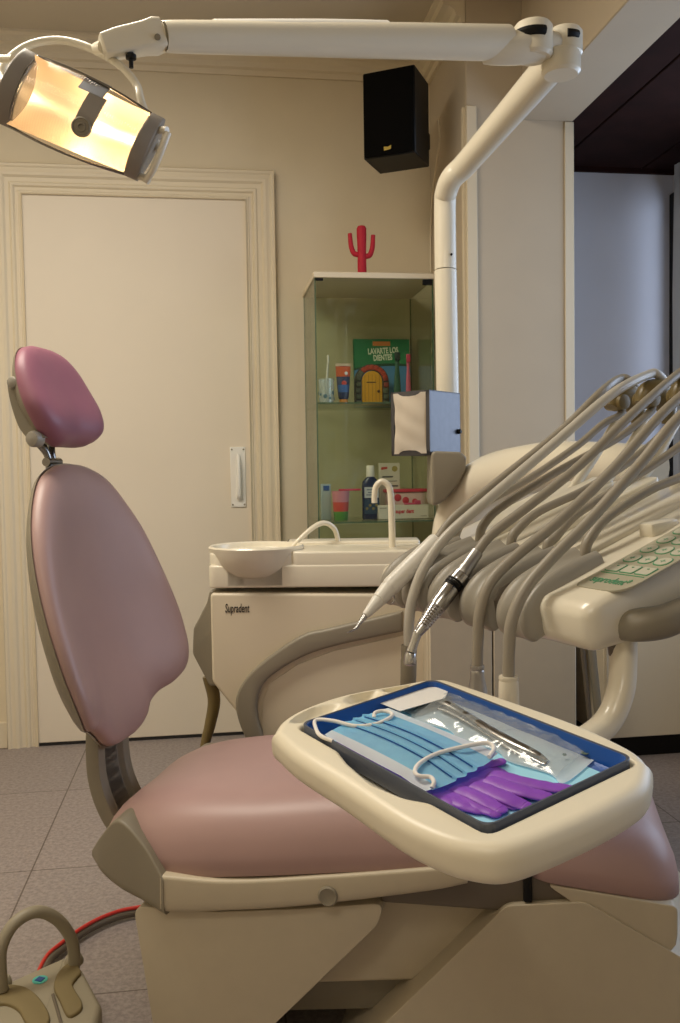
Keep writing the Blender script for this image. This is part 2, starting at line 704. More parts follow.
# curtain hanging inside the window
bm = B()
y0, y1 = 2.98, 3.37
N = 40
rows = []
for z, w in ((.56, 1.0), (1.0, .95), (1.7, .9), (2.19, .85)):
    row = []
    for i in range(N + 1):
        y = y0 + (y1 - y0) * i / N
        row.append((XW - .07 + .028 * w * math.sin(i * 2 * PI / 9 + .3 * math.sin(z * 3)) + .008 * math.sin(i * 2.1), y, z))
    rows.append(row)
back = [[(x + .004, y, z) for x, y, z in r] for r in rows]
rings = [r + list(reversed(k)) for r, k in zip(rows, back)]
loft(bm, rings)
recentre(tag(obj('curtain', bm, M['curtain']), 'pale grey blue curtain hanging in folds at the window edge', 'curtain'))

# daylight, the room lamp and an added ambient fill
w = bpy.data.worlds.new('world'); SC.world = w; w.use_nodes = True
w.node_tree.nodes['Background'].inputs['Color'].default_value = (.45, .58, .85, 1)
w.node_tree.nodes['Background'].inputs['Strength'].default_value = .35
def area(name, loc, rot, sx, sy, power, col):
    ld = bpy.data.lights.new(name, 'AREA'); ld.shape = 'RECTANGLE'; ld.size = sx; ld.size_y = sy; ld.energy = power; ld.color = col
    o = bpy.data.objects.new(name, ld); COL.objects.link(o); o.location = loc; o.rotation_euler = rot
    return o
area('overhead_light', (-.75, 1.75, ZC - .03), (0, 0, 0), 1.2, .6, LAMP, LCOL)
area('overhead_light', (-.7, -.5, ZC - .03), (0, 0, 0), 1.2, .6, FILL, LCOL)  # weaker ambient fill added to light things from the front, no known fixture
area('window_daylight', (XW + .5, 2.0, 1.55), (0, R(90), 0), 1.4, 2.6, DAY, (.74, .82, 1.0))
SC.view_settings.view_transform = 'Standard'
SC.view_settings.look = 'None'
SC.view_settings.gamma = 1
SC.view_settings.exposure = EXPO
SC.cycles.use_denoising = True
SC.cycles.max_bounces = 10
SC.cycles.transparent_max_bounces = 16
SC.cycles.caustics_reflective = False
SC.cycles.caustics_refractive = False
# ============================================================ DENTAL CHAIR
CA = -YAW - R(12.0)
CF = Frame(G(-.0756, 1.70), RZ(CA))
chair = thing('dental_chair', 'dusty pink dental chair with upright backrest in front of the white door', 'dental chair', CF)
def cp(px, py, y):           # chair-side outline point seen at lateral offset y -> (x, z)
    v = CF.on(px, py, 1, y); return (v.x, v.z)
YN = -.25
# ---- seat cushion
s0 = cp(114, 828, -.13)[0] - .026
s1 = cp(478, 866, YN)[0]
SL = s1 - s0
zb0 = cp(150, 879, YN)[1]; zb1 = cp(466, 866, YN)[1]
tilt = (zb1 - zb0) / (cp(466, 866, YN)[0] - cp(150, 879, YN)[0])
xb0 = cp(150, 879, YN)[0]
def seat_z(x): return zb0 + (x - xb0) * tilt
half = [(0, .0), (.0, .09), (.012, .15), (.045, .195), (.11, .228), (.2, .246), (.32, .255), (.46, .255), (SL - .04, .252), (SL - .008, .235), (SL, .2), (SL, .1)]
ol = [(s0 + x, -y) for x, y in half] + [(s0 + x, y) for x, y in reversed(half[1:])]
ol = cr_closed(ol, 5)
def seat_w(x, y, h):
    t = (x - s0) / SL
    e = abs(y) / .255
    z = seat_z(x) + h * (1.0 + .12 * max(0, 1 - t * 2.2))
    if h > 0:
        z += (.022 * e ** 2 - .012) * min(1, h / .07)
        z -= .022 * max(0, t - .75) / .25 * min(1, h / .1)
    xx = x - .03 * (h / .12) * (1 - min(1, max(0, t * 3))) * 0
    return (xx, y, z)
b = B(); pillow(b, ol, .125, .004, seat_w, ef=5.0, eb=6, nr=14)
obj('seat', b, M['pink'], chair, smooth=80)
# ---- seat shell: profile lofted across the width
def shell(name, tops, bots, m, hw0, hw1, n=14):
    tp, bt = cr(tops, n), cr(bots, n)
    bm = B(); rings = []
    for i, (a, c) in enumerate(zip(tp, bt)):
        s = i / (len(tp) - 1)
        hw = hw0(s) if callable(hw0) else hw0 + (hw1 - hw0) * s
        hgt = a[1] - c[1]
        r = min(.022, hgt * .45)
        o = round_poly([(-hw, 0), (hw, 0), (hw, hgt), (-hw, hgt)], [r, r, r * .3, r * .3], 4)
        rings.append([Vector((c[0] + (a[0] - c[0]) * (v / max(hgt, 1e-6)), u, c[1] + v)) for u, v in o])
    loft(bm, rings)
    return obj(name, bm, m, chair)
P_ = lambda pts, y: [cp(*p, y) for p in pts]
shell('seat_shell', P_([(160, 876), (230, 881), (330, 876), (440, 868), (468, 867)], -.262),
      P_([(160, 916), (215, 915), (300, 910), (420, 896), (467, 886)], -.262), M['basebody'], .262, .262)
hy_ = (-.19, -.205, -.23, -.255, -.264)
hip = shell('hip_cover', [cp(*p, y) for p, y in zip([(92, 850), (101, 836), (117, 821), (140, 846), (163, 879)], hy_)],
      [cp(*p, y) for p, y in zip([(92, 858), (100, 874), (118, 893), (140, 908), (164, 919)], hy_)], M['taupe'], lambda s: .19 + .074 * s, 0)
v = CF.on(328, 896, 1, -.262)
b = B(); lathe(b, [(.0165, -.004), (.0165, .002), (.014, .004), (.012, .0025), (.0, .0025)], n=24, mtx=axis_m(v, (0, -1, 0)))
obj('screw_cap', b, M['taupe'], chair)
# ---- backrest
def cc(px, py): v = CF.on(px, py, 1, 0); return Vector((v.x, 0, v.z))
bt0, bt1 = cc(117, 741), cc(66, 464)
ax = (bt1 - bt0); BL = ax.length; ax.normalize()
nx = Vector((ax.z, 0, -ax.x))
hb = [(0, 0), (.045, .003), (.085, .02), (.112, .05), (.145, .07), (.19, .082), (.230, .112), (.252, .17), (.258, .26), (.246, .37),
      (.218, .48), (.178, .56), (.124, .628), (.06, .66)]
k_ = BL / .668
hb = [(u, v * k_) for u, v in hb]
olb = cr_closed([(u, v) for u, v in hb] + [(0, BL)] + [(-u, v) for u, v in reversed(hb[1:])], 5)
def back_w(dn):
    def f(u, v, h):
        t = v / BL
        wrap = 1.65 * u * u * (1 - .45 * t) + .0
        bow = -.03 * math.sin(PI * t) + .03 * max(0, .3 - t)
        p = bt0 + ax * v + nx * (wrap + bow + h + dn)
        # the wing leans inwards with the wrap
        return (p.x, u * (1 - .35 * h), p.z)
    return f
b = B(); pillow(b, olb, .045, .02, back_w(0), ef=5.0, eb=6, nr=11, c=(0, BL * .5))
obj('backrest', b, M['pink'], chair, smooth=80)
olh = [(u * 1.005, BL * .5 + (v - BL * .5) * 1.008) for u, v in olb]
b = B(); pillow(b, olh, .0, .022, back_w(-.006), ef=3, eb=5, nr=8, c=(0, BL * .5))
obj('backrest_shell', b, M['taupe'], chair, smooth=60)
# ---- curved link between seat and backrest
pa = [cc(108, 700), cc(107, 738), cc(109, 768), cc(117, 795), cc(131, 818), cc(158, 838)]
bm = B(); rings = []
pc = cr([tuple(p) for p in pa], 8)
for i, p in enumerate(pc):
    p = Vector(p)
    t = (Vector(pc[min(i + 1, len(pc) - 1)]) - Vector(pc[max(i - 1, 0)])).normalized()
    n = Vector((t.z, 0, -t.x))
    hw = .068
    prof = round_poly([(-hw, -.012), (hw, -.012), (hw, .016), (hw - .028, .016), (hw - .034, .004), (-hw + .034, .004), (-hw + .028, .016), (-hw, .016)], .003, 2)
    rings.append([p + Vector((0, 1, 0)) * u + n * -w for u, w in prof])
loft(bm, rings)
obj('back_link', bm, M['taupe'], chair)
bm = B(); rings = []
for i, p in enumerate(pc):
    p = Vector(p); t = (Vector(pc[min(i + 1, len(pc) - 1)]) - Vector(pc[max(i - 1, 0)])).normalized(); n = Vector((t.z, 0, -t.x))
    rings.append([p + Vector((0, 1, 0)) * u + n * w for u, w in ((-.040, -.004), (.040, -.004), (.040, .010), (-.040, .010))])
loft(bm, rings)
obj('link_cover', bm, M['taupedark'], chair)
# ---- headrest
h0, h1 = cc(66, 447), cc(36, 348)
hx = (h1 - h0); HL = hx.length; hx.normalize()
hn = Vector((hx.z, 0, -hx.x))
hh = [(0, .0), (.06, .0), (.105, .02), (.125, .06), (.125, .1), (.11, .15), (.08, .185), (.04, .2)]
hk = HL / .203
olr = cr_closed([(u, v * hk) for u, v in hh] + [(0, HL)] + [(-u, v * hk) for u, v in reversed(hh[1:])], 6)
def head_w(u, v, h):
    t = v / HL
    p = h0 + hx * v + hn * (2.3 * u * u * (1 - .3 * t) + h * (1.15 - .5 * t) - .018 * math.sin(PI * t))
    return (p.x, u, p.z)
b = B(); pillow(b, olr, .06, .022, head_w, ef=2.4, eb=4, nr=10, c=(0, HL * .48))
hr = obj('headrest', b, M['pinkhead'], chair, smooth=80)
b = B(); pillow(b, [(u * .98, v) for u, v in olr], .0, .02, lambda u, v, h: (lambda q: (q[0] - .005, q[1], q[2]))(head_w(u, v, h)), ef=3, eb=4, nr=7, c=(0, HL * .48))
obj('headrest_shell', b, M['taupe'], chair, smooth=60)
# bracket: plate down the rear of the pad, two knobs, forked neck going into the backrest
pb = [cp(16, 380, -.1), cp(19, 400, -.1), cp(27, 425, -.1), cp(36, 438, -.1)]
b = B(); rings = []
for x, z in cr(pb, 6):
    rings.append([(x + dx, y, z) for dx, y in ((-.016, -.105), (.020, -.105), (.020, .06), (-.016, .06))])
loft(b, rings)
br = obj('headrest_bracket', b, M['taupe'], chair)
for px, py, rr in ((15, 383, .012), (35, 439, .0155)):
    q = CF.on(px, py, 1, -.106)
    b = B(); lathe(b, [(.004, -.01), (rr, -.01), (rr, .006), (rr * .8, .012), (rr * .3, .014)], n=20, mtx=axis_m(q, (0, -1, 0)))
    obj('knob', b, M['holder'], br)
b = B()
for dy in (-.03, .012):
    a0, a1 = cp(38, 440, -.03), cp(48, 476, -.03)
    tube(b, [(a0[0], dy, a0[1]), ((a0[0] + a1[0]) / 2 + .004, dy * .4 - .005, (a0[1] + a1[1]) / 2), (a1[0], dy * .8, a1[1] - .02)], [.011, .007, .010], n=10)
a1 = cp(46, 462, -.03)
tube(b, [(a1[0], -.03, a1[1]), (a1[0], .02, a1[1])], .009, n=10, sm=0)
obj('headrest_neck', b, M['chrome'], br)
# ---- leg rest
l0 = cp(524, 879, -.235); l1 = cp(690, 910, -.235)
lt = (l1[1] - l0[1]) / (l1[0] - l0[0])
XE = CF.on(655, 832, 1, .12).x
ll = XE - l0[0]
oll = round_poly([(l0[0], -.235), (XE, -.225), (XE, .225), (l0[0], .235)], [.05, .07, .07, .05], 8)
# keep straight runs subdivided so that the pad bends smoothly
def dens(o, step=.04):
    out = []
    for a, c in zip(o, o[1:] + o[:1]):
        n = max(1, int((Vector(a) - Vector(c)).length / step))
        for k in range(n):
            out.append((a[0] + (c[0] - a[0]) * k / n, a[1] + (c[1] - a[1]) * k / n))
    return out
oll = dens(oll)
b = B(); pillow(b, oll, .085, .004, lambda x, y, h: (x + h * .02, y, l0[1] + (x - l0[0]) * lt + h + .25 * y * y * min(1, max(0, h / .06))), ef=5, eb=6, nr=10)
obj('leg_rest', b, M['pink'], chair, smooth=80)
lsA, lsD, lsE = cp(545, 884, -.232), cp(583, 910, -.232), cp(705, 976, -.232)
xe = XE - .012
ez = lambda a, c: a[1] + (c[1] - a[1]) * (xe - a[0]) / (c[0] - a[0])
lz0 = l0[1] + (xe - l0[0]) * lt
b = B(); profile_y(b, round_poly([lsA, (xe, lz0), (xe, min(ez(lsD, lsE), lz0 - .05)), lsD], [.004, .01, .03, .01], 4), -.232, .215, r=.010); obj('leg_rest_shell', b, M['basebody'], chair)
# ---- base: lift covers, cross beam and front pedestal
def prof(name, pts, y0, y1, m, rad=.02, r=.02):
    o = round_poly([cp(*p, y0) for p in pts], rad, 5)
    b = B(); profile_y(b, o, y0, y1, r=r); return obj(name, b, m, chair)
zf = lambda px, y: None
def floorpx(px, y):
    for py in range(900, 1400):
        if cp(px, py, y)[1] <= 0.002: return (px, py)
prof('lift_cover', [(133, 906), (215, 912), (300, 909), (384, 903), (378, 925), (275, 1024), floorpx(232, -.235), floorpx(160, -.235)], -.235, .18, M['basebody'], [.02, .01, .01, .015, .05, .05, 0.002, 0.002], r=.03)
prof('cross_beam', [(300, 893), (528, 884), (528, 978), (300, 984)], -.17, .14, M['basebody'], .01, r=.012)
prof('lower_beam', [(250, 975), (520, 970), (520, 1006), (250, 1012)], -.13, .12, M['taupe'], .006, r=.008)
prof('pedestal', [(506, 906), (585, 902), (700, 968), floorpx(860, -.235), floorpx(318, -.235)], -.235, .2, M['basebody'], [.03, .04, .06, .003, .003], r=.016)
b = B(); c0 = cp(527, 890, -.23); box(b, (c0[0] - .006, -.232, c0[1] - .02), (c0[0] + .008, -.20, c0[1] + .03), bev=.003)
obj('stop_bar', b, M['black'], chair)
prof('shaded_seat_support', [(380, 872), (600, 876), (585, 908), (505, 912), (380, 903)], -.222, .15, M['taupedark'], .01, r=.01)  # dark taupe face stands in for the shade under the seat, hiding the pedestal top

# ========================================================== CUSPIDOR UNIT
UF = Frame(G((300 - 340) / 900 * 2.12, 2.12), RZ(-YAW - R(2)))
cus = thing('cuspidor_unit', 'cream cuspidor unit with round spittoon bowl and taupe band behind the chair', 'cuspidor unit', UF)
def up(px, py, y=0.0): v = UF.on(px, py, 1, y); return (v.x, v.z)
UD = .30
xr = up(420, 600)[0]
front = [up(210, 593), up(424, 594), up(424, 742), up(250, 745), up(240, 717), up(212, 682)]
b = B(); profile_y(b, round_poly(front, [.012, .01, .01, .02, .03, .03], 5), 0, UD, r=.012); obj('body', b, M['panel'], cus)
side = [up(211, 590, .05), up(208, 602, .05), up(195, 627, .05), up(194, 652, .05), up(211, 684, .05), up(240, 684, .05), up(240, 590, .05)]
b = B(); profile_y(b, round_poly(side, [.005, .02, .03, .03, .01, .01, .005], 5), .03, UD - .02, r=.012); obj('side_box', b, M['taupe'], cus)
b = B()
q = [UF.on(209, 676, 1, .08), UF.on(214, 700, 1, .08), UF.on(210, 725, 1, .08), UF.on(204, 752, 1, .08)]
tube(b, q + [Vector((q[-1].x - .03, .08, .12)), Vector((q[-1].x - .06, .1, .02))], [.017, .016, .014, .012, .012, .012], n=12); obj('drain_hose', b, M['olive'], cus)
# floor column the unit stands on
b = B(); box(b, (up(300, 700)[0], .06, 0.0), (xr, UD - .04, up(300, 735)[1]), bev=.01); obj('stand_column', b, M['taupedark'], cus)
# top slab with the bowl
zt0 = up(250, 588)[1]; zt1 = up(250, 548)[1]
xl = up(205, 570)[0]
xs = up(297, 560)[0]
bc = Vector(((xl + xs) / 2 + .004, .078)); brad = (xs - xl) / 2 + .004
# slab outline from above: rectangle with a round bulge over the bowl at its left end
out = []
for k in range(25):
    a = R(75) + R(210) * k / 24
    out.append((bc.x + brad * 1.02 * math.cos(a), bc.y + brad * 1.02 * math.sin(a)))
x2 = up(425, 560)[0]
out += [(xs + .02, -.005), (x2, -.005), (x2, UD), (bc.x + .05, UD - .02)]
# bowl opening as an annular top, the rest as a lower ledge
b = B()
lathe(b, [(brad * .45, zt0 + .014), (brad * .75, zt0 + .026), (brad * .92, zt0 + .048), (brad * 1.0, zt1 - .020), (brad * 1.03, zt1 - .003), (brad * 1.0, zt1 + .001), (brad * .95, zt1 - .002),
          (brad * .9, zt1 - .016), (brad * .75, zt1 - .045), (brad * .45, zt1 - .062), (brad * .12, zt1 - .068), (.012, zt1 - .078), (.0, zt1 - .078)], n=48, mtx=Matrix.Translation((bc.x, bc.y, 0)))
obj('bowl', b, M['plastic'], cus)
ledge = round_poly([(xl + .006, .0), (x2, .0), (x2, UD), (xl + .02, UD)], [.02, .01, .01, .05], 6)
zl = up(350, 564)[1]
b = B(); slab(b, ledge, zt0, zl, r=.006, rb=.004); obj('ledge', b, M['plastic'], cus)
sur = round_poly([(xl + .004, .0), (xs - .006, .0), (xs - .006, UD * .8), (xl + .004, UD * .8)], [.05, .03, .05, .09], 8)
b = B(); slab(b, dens(sur, .02), zt0 + .002, zt1 - .012, r=.006, rb=.004); obj('bowl_surround', b, M['plastic'], cus)
led2 = round_poly([(xs - .012, .002), (x2, .002), (x2, UD - .002), (xs - .05, UD - .002), (xs - .05, UD * .62)], [.02, .005, .01, .01, .02], 5)
b = B(); slab(b, led2, zt0 + .03, zt1 - .010, r=.006)
obj('shelf_top', b, M['plastic'], cus)
rim = round_poly([(xs - .03, .2), (x2, .2), (x2, UD - .002), (xs - .05, UD - .002)], [.01, .01, .01, .02], 4)
b = B(); slab(b, rim, zt1 - .03, zt1 - .002, r=.006); obj('rear_rim', b, M['plastic'], cus)
# taupe band
e = [(402, 610), (330, 627), (303, 634), (268, 657), (246, 678), (237, 698), (240, 720), (252, 748)]
i_ = [(268, 746), (262, 728), (258, 712), (259, 695), (268, 678), (296, 659), (330, 646), (403, 630)]
ob = cr([up(*p) for p in e], 5) + cr([up(*p) for p in i_], 5)
b = B(); profile_y(b, [tuple(p) for p in ob], -.022, .004, r=.007, seg=3); obj('band', b, M['taupe'], cus, smooth=50)
inner = [(264, 742), (262, 722), (263, 700), (270, 683), (298, 664), (332, 651), (408, 634), (424, 634), (424, 742)]
b = B(); profile_y(b, [up(*p) for p in inner], -.004, .003, r=.002, seg=2); obj('lower_panel', b, M['panel'], cus)
lg = UF.on(225, 612.5, 1, -.0008)
text('logo', 'Supradent', .030, M['ink'], cus, face_m(lg, (1, 0, 0.0), (0, 0, 1)), sx=.47, shear=.12, bold=.0002)
# water tubes
def upv(px, py, y): return UF.on(px, py, 1, y)
b = B(); tube(b, [upv(289, 551, .13), upv(300, 539, .14), upv(314, 527, .16), upv(325, 523, .18), upv(335, 530, .2), upv(339, 548, .21), upv(339, 556, .21)], [.0055, .006, .0065, .0065, .0065, .0065, .0065], n=12); obj('bowl_rinse_tube', b, M['plastic'], cus)
b = B(); tube(b, [upv(392.5, 560, .1), upv(392, 530, .1), upv(391, 498, .1), upv(388.5, 486, .1), upv(382, 481.5, .1), upv(376.5, 486, .1), upv(374.5, 494, .1), upv(374.5, 503, .1)], [.0085, .0085, .0082, .0078, .0075, .0075, .0072, .0072], n=14); obj('cup_filler_tube', b, M['plastic'], cus)
b = B(); vv = upv(290, 541, UD - .02); lathe(b, [(.007, -.02), (.007, .0), (.003, .004)], n=10, mtx=Matrix.Translation(vv)); obj('valve_cap', b, M['black'], cus)

# ========================================================= OPERATING LAMP
PD = 2.25
LF = Frame(Vector((*C(447, 480, PD).xy, 0)), Matrix.Identity(3))
lamp = thing('operating_lamp', 'tall cream dental lamp with bent post, long arm and lit reflector head', 'dental lamp', LF)
W_ = dict(world=True)
b = B(); p0 = C(449, 470, PD)
tube(b, [Vector((p0.x, p0.y, .756)), p0, C(445.5, 271, PD)], [.028, .0285, .0278], n=28, sm=0)
obj('post', b, M['plastic'], lamp, **W_)
JD = 1.78
J = C(561, 54, JD)
b = B(); a0, a1 = C(445.5, 270, PD), C(445, 205, PD)
mid = lambda s: C(445 + (561 - 445) * s, 188 + (54 - 188) * s, PD + (JD - PD) * s)
tube(b, [a0, a1, C(446.5, 191, PD - .02), C(452, 178, PD - .05), mid(.18), mid(.5), mid(.8), J], [.0272, .0272, .0276, .0280, .029, .031, .033, .033], n=28, sm=8)
obj('post_elbow', b, M['plastic'], lamp, **W_)
b = B(); lathe(b, [(.003, -.001), (.003, .002), (.0, .003)], n=10, mtx=axis_m(C(448.5, 257, PD) + Vector((0, -.027, 0)), (0, -1, 0))); obj('grub_screw', b, M['black'], lamp, **W_)
# swivel joint: two stacked drums on the elbow, two on the arm
def drum(bm, px, py, d, r, h0, h1):
    c = C(px, py, d)
    lathe(bm, [(r * .86, h0), (r, h0 + .006), (r, h1 - .008), (r * .88, h1 - .002), (r * .5, h1), (0, h1)], n=32, mtx=Matrix.Translation(c))
    return c
b = B(); drum(b, 565, 46, JD, .034, -.022, .032); jd = obj('swivel_drum', b, M['plastic'], lamp, **W_)
b = B(); drum(b, 561, 60, JD - .005, .038, -.03, .016); obj('elbow_socket', b, M['plastic'], lamp, **W_)
b = B(); drum(b, 533, 43, JD - .03, .038, -.030, .036); aj = obj('arm_drum', b, M['plastic'], lamp, **W_)
b = B(); tube(b, [C(532, 44, JD - .03), C(562, 46, JD)], .026, n=16, sm=0); obj('knuckle', b, M['plastic'], lamp, **W_)
b = B(); c = C(533, 43, JD - .03)
for k in range(9):
    pass
tube(b, [c + Vector((.036 * math.cos(a), .036 * math.sin(a), .008)) for a in [R(205 + 9 * k) for k in range(10)]], .010, n=8, sm=2); obj('stop_slot', b, M['black'], aj, **W_)
b = B(); c = C(563, 44, JD)
tube(b, [c + Vector((.032 * math.cos(a), .032 * math.sin(a), .006)) for a in [R(262 + 8 * k) for k in range(6)]], .009, n=8, sm=2); obj('stop_slot', b, M['black'], jd, **W_)
# spring arm
AD0, AD1 = JD - .04, 1.46
b = B()
ar = lambda s: C(507 + (163 - 507) * s, 43 + (36.5 - 43) * s, AD0 + (AD1 - AD0) * s)
tube(b, [ar(0), ar(.33), ar(.66), ar(.97), ar(1)], [.0325, .0305, .0275, .0245, .020], n=28, sm=4, flat=1.0); arm = obj('spring_arm', b, M['plastic'], lamp, **W_)
b = B(); tube(b, [C(541, 45, JD - .03), C(515, 48, AD0 - .0), C(492, 49, AD0 - .005), C(482, 51, AD0)], [.03, .031, .029, .024], n=24, sm=5); obj('arm_fork', b, M['plastic'], lamp, **W_)
for px, py, dd in ((490, 46.5, AD0 - .036), (157.5, 37, AD1 - .024)):
    b = B(); lathe(b, [(.005, -.004), (.005, .002), (.0, .0025)], n=12, mtx=axis_m(C(px, py, dd), ray(px, py) * -1))
    obj('arm_screw', b, M['taupe'], arm, **W_)
# lighter cover strip on top of the arm
b = B(); tube(b, [ar(.35) + Vector((0, 0, .012)), ar(.55) + Vector((0, 0, .012)), ar(.85) + Vector((0, 0, .0095))], [.0225, .0215, .019], n=16, sm=2); obj('arm_cover', b, M['white'], arm, **W_)
# end bracket with its locking screw
b = B()
e0, e1 = C(162, 35, AD1), C(101, 47, AD1 - .03)
dirn = (e1 - e0).normalized()
upv_ = Vector((0, 0, 1)); sdv = dirn.cross(upv_).normalized(); upv_ = sdv.cross(dirn)
rings = []
for s, hw, hh in ((0, .019, .022), (.12, .021, .024), (.3, .021, .021), (.75, .02, .019), (.97, .018, .016), (1, .015, .013)):
    cpt = e0.lerp(e1, s)
    rings.append([cpt + sdv * u + upv_ * v for u, v in round_poly([(-hw, -hh), (hw, -hh), (hw, hh), (-hw, hh)], .006, 3)])
loft(b, rings); eb_ = obj('end_bracket', b, M['plastic'], lamp, **W_)
b = B(); sc = C(131, 57, AD1 - .02)
lathe(b, [(.0035, -.017), (.0035, -.004), (.0085, -.003), (.0085, .003), (.004, .006), (.004, .016)], n=12, mtx=Matrix.Translation(sc)); obj('locking_screw', b, M['black'], eb_, **W_)
# ---- lamp head
HD = 1.40
hc = C(83, 119, HD)
vx = RC @ Vector((1, 0, 0)); vy = RC @ Vector((0, 1, 0)); vz = RC @ Vector((0, 0, 1))
hnrm = (vz + vy * -.28 + vx * .06).normalized()
he1 = (vx * .912 - vy * .41)
he1 = (he1 - hnrm * he1.dot(hnrm)).normalized()
he2 = hnrm.cross(he1)                       # up across the lens
HM = Matrix((he1, he2, hnrm)).transposed().to_4x4(); HM.translation = hc
Hp = lambda x, y, z: HM @ Vector((x, y, z))
LW, LH = .094, .053
def lens_pt(s, t, dz=0.0, ex=1.0):
    # s,t in -1..1; taller at the right-hand end; domed about the long axis
    hx_ = LW * s
    hy = LH * (1.0 - .06 * s) * t
    bow = -.012 * (1 - s * s) * 0
    z = .030 * (1 - t * t) ** .8 * 1.0 + .012 * (1 - s * s)
    return Hp(hx_ + .08 * hy, hy + .006 * (1 - s * s) * (1 if t > 0 else -1) * abs(t), z + dz)
def grid(bm, f, n, m, thick=None):
    vs = [[bm.verts.new(f(-1 + 2 * i / n, -1 + 2 * j / m)) for j in range(m + 1)] for i in range(n + 1)]
    for i in range(n):
        for j in range(m):
            bm.faces.new((vs[i][j], vs[i + 1][j], vs[i + 1][j + 1], vs[i][j + 1]))
b = B(); grid(b, lambda s, t: lens_pt(s, t, .002 + .0006 * math.sin(s * 150)), 150, 14)
lens = obj('lens', b, M['lens'], lamp, smooth=180, **W_)
# concave reflector behind the lens, faceted
def refl(s, t): return Hp(LW * .98 * s + .08 * LH * t, LH * .97 * (1 - .06 * s) * t, -.052 + .05 * abs(t) ** 2.0 + .03 * abs(s) ** 3)
bm = B(); grid(bm, refl, 240, 32)
obj('reflector', bm, M['reflector'], lamp, smooth=180, **W_)
# housing behind the reflector
b = B(); ho = round_poly([(-LW, -LH), (LW, -LH * .94), (LW, LH * .94), (-LW, LH)], .02, 5)
slab(b, ho, -.085, -.058, r=.0, rb=.02, f=lambda x, y, z: Hp(x * .96 + .08 * y, y * .9, z)); obj('rear_housing', b, M['plastic'], lamp, **W_)
# frame lines of the lens
b = B()
tube(b, [lens_pt(-1, t, .004) for t in (-1, -.6, -.2, .2, .6, 1)], .0022, n=8, sm=3)
tube(b, [lens_pt(1, t, .004) for t in (-1, -.6, -.2, .2, .6, 1)], .003, n=8, sm=3)
tube(b, [lens_pt(s, 1, .003) for s in (-1, -.5, 0, .5, 1)], .002, n=8, sm=3)
tube(b, [lens_pt(s, -1, .003) for s in (-1, -.5, 0, .5, 1)], .002, n=8, sm=3)
obj('lens_frame', b, M['chrome'], lamp, **W_)
b = B(); tube(b, [Hp(-.004, .0, -.02), Hp(.004, .0, -.02)], .006, n=12, sm=0); obj('bulb', b, M['bulb'], lamp, **W_)
# end caps, curved like the lens
def cap(sgn):
    bm = B(); rings = []
    for j in range(15):
        t = -1.04 + 2.08 * j / 14
        hy = LH * (1.0 - .06 * sgn) * t
        zt_ = .034 * max(0, 1 - t * t * .92) ** .8 + .006
        w0, w1 = LW * sgn - sgn * .004, LW * sgn + sgn * ((.016 if sgn > 0 else .022) + .003 * (1 - t * t))
        x0, x1 = sorted((w0, w1))
        pts = round_poly([(x0, -.06 * (1 - .5 * t * t)), (x1, -.04 * (1 - .5 * t * t)), (x1, zt_ - .006), (x0, zt_ + .003)], .004, 3)
        rings.append([Hp(u + .08 * hy, hy, v) for u, v in pts])
    loft(bm, rings)
    return obj('end_cap', bm, M['capgrey'], lamp, **W_)
cap(-1); cr_ = cap(1)
for sgn, nm in ((1, 'handle'), (-1, 'handle')):
    xx = sgn * (LW + .029)
    b = B(); tube(b, [Hp(xx - .003, -.046, .0), Hp(xx + .004, -.024, .016), Hp(xx + .006, .008, .02), Hp(xx + .006, .034, .016)], [.005, .0055, .006, .0055], n=14)
    tube(b, [Hp(xx - .016, -.042, -.004), Hp(xx + .002, -.044, .0)], .006, n=10, sm=0)
    tube(b, [Hp(xx - .016, .03, .004), Hp(xx + .004, .036, .017)], .006, n=10, sm=0)
    obj(nm, b, M['plastic'], lamp, **W_)
# centre strut with clamp plate and knob
b = B(); rings = []
for y, z in ((LH * .72, .034), (LH * .4, .043), (0, .049), (-.012, .049)):
    rings.append([Hp(x + .016 + .08 * y, y, z + dz) for x, dz in ((-.0135, 0), (.0135, 0), (.0135, .006), (-.0135, .006))])
loft(b, rings); st = obj('centre_strut', b, M['capgrey'], lamp, **W_)
b = B(); lathe(b, [(.0145, -.004), (.0145, .004), (.0125, .0055), (.011, .004), (.008, .004), (.007, .0055), (.004, .0055), (.0035, .003), (.0, .003)], n=28,
               mtx=axis_m(Hp(.015, -.014, .055), hnrm)); obj('knob', b, M['taupe'], st, **W_)
b = B(); rings = []
for y, z in ((LH * 1.16, .002), (LH * 1.0, .016), (LH * .7, .036)):
    rings.append([Hp(x + .010, y, z + dz) for x, dz in ((-.022, 0), (.016, 0), (.016, .005), (-.022, .005))])
loft(b, rings); pl = obj('clamp_plate', b, M['brushed'], st, **W_)
# yoke: tube arching from the left end over the top to the right end
b = B()
yk = [Hp(-LW - .034, .0, -.02), C(0, 74, HD + .02), C(12, 56, HD + .03), C(32, 44, HD + .04), C(58, 40, HD + .05), C(82, 45, HD + .05), C(104, 55, HD + .05), C(124, 69, HD + .04), C(137, 86, HD + .03), C(142, 104, HD + .02), Hp(LW + .028, .004, -.02)]
tube(b, yk, .0062, n=14, sm=6); obj('yoke', b, M['plastic'], lamp, **W_)
b = B(); tube(b, [C(104, 47, AD1 - .03), C(97, 49, HD + .05), C(94, 51, HD + .05)], [.011, .010, .008], n=14, sm=3); obj('yoke_pivot', b, M['plastic'], lamp, **W_)
ld = bpy.data.lights.new('lamp_bulb_light', 'POINT'); ld.energy = BULB; ld.color = (1, .78, .5); ld.shadow_soft_size = .012
lo = bpy.data.objects.new('lamp_bulb_light', ld); COL.objects.link(lo); lo.location = Hp(0.0, 0.0, -.008)
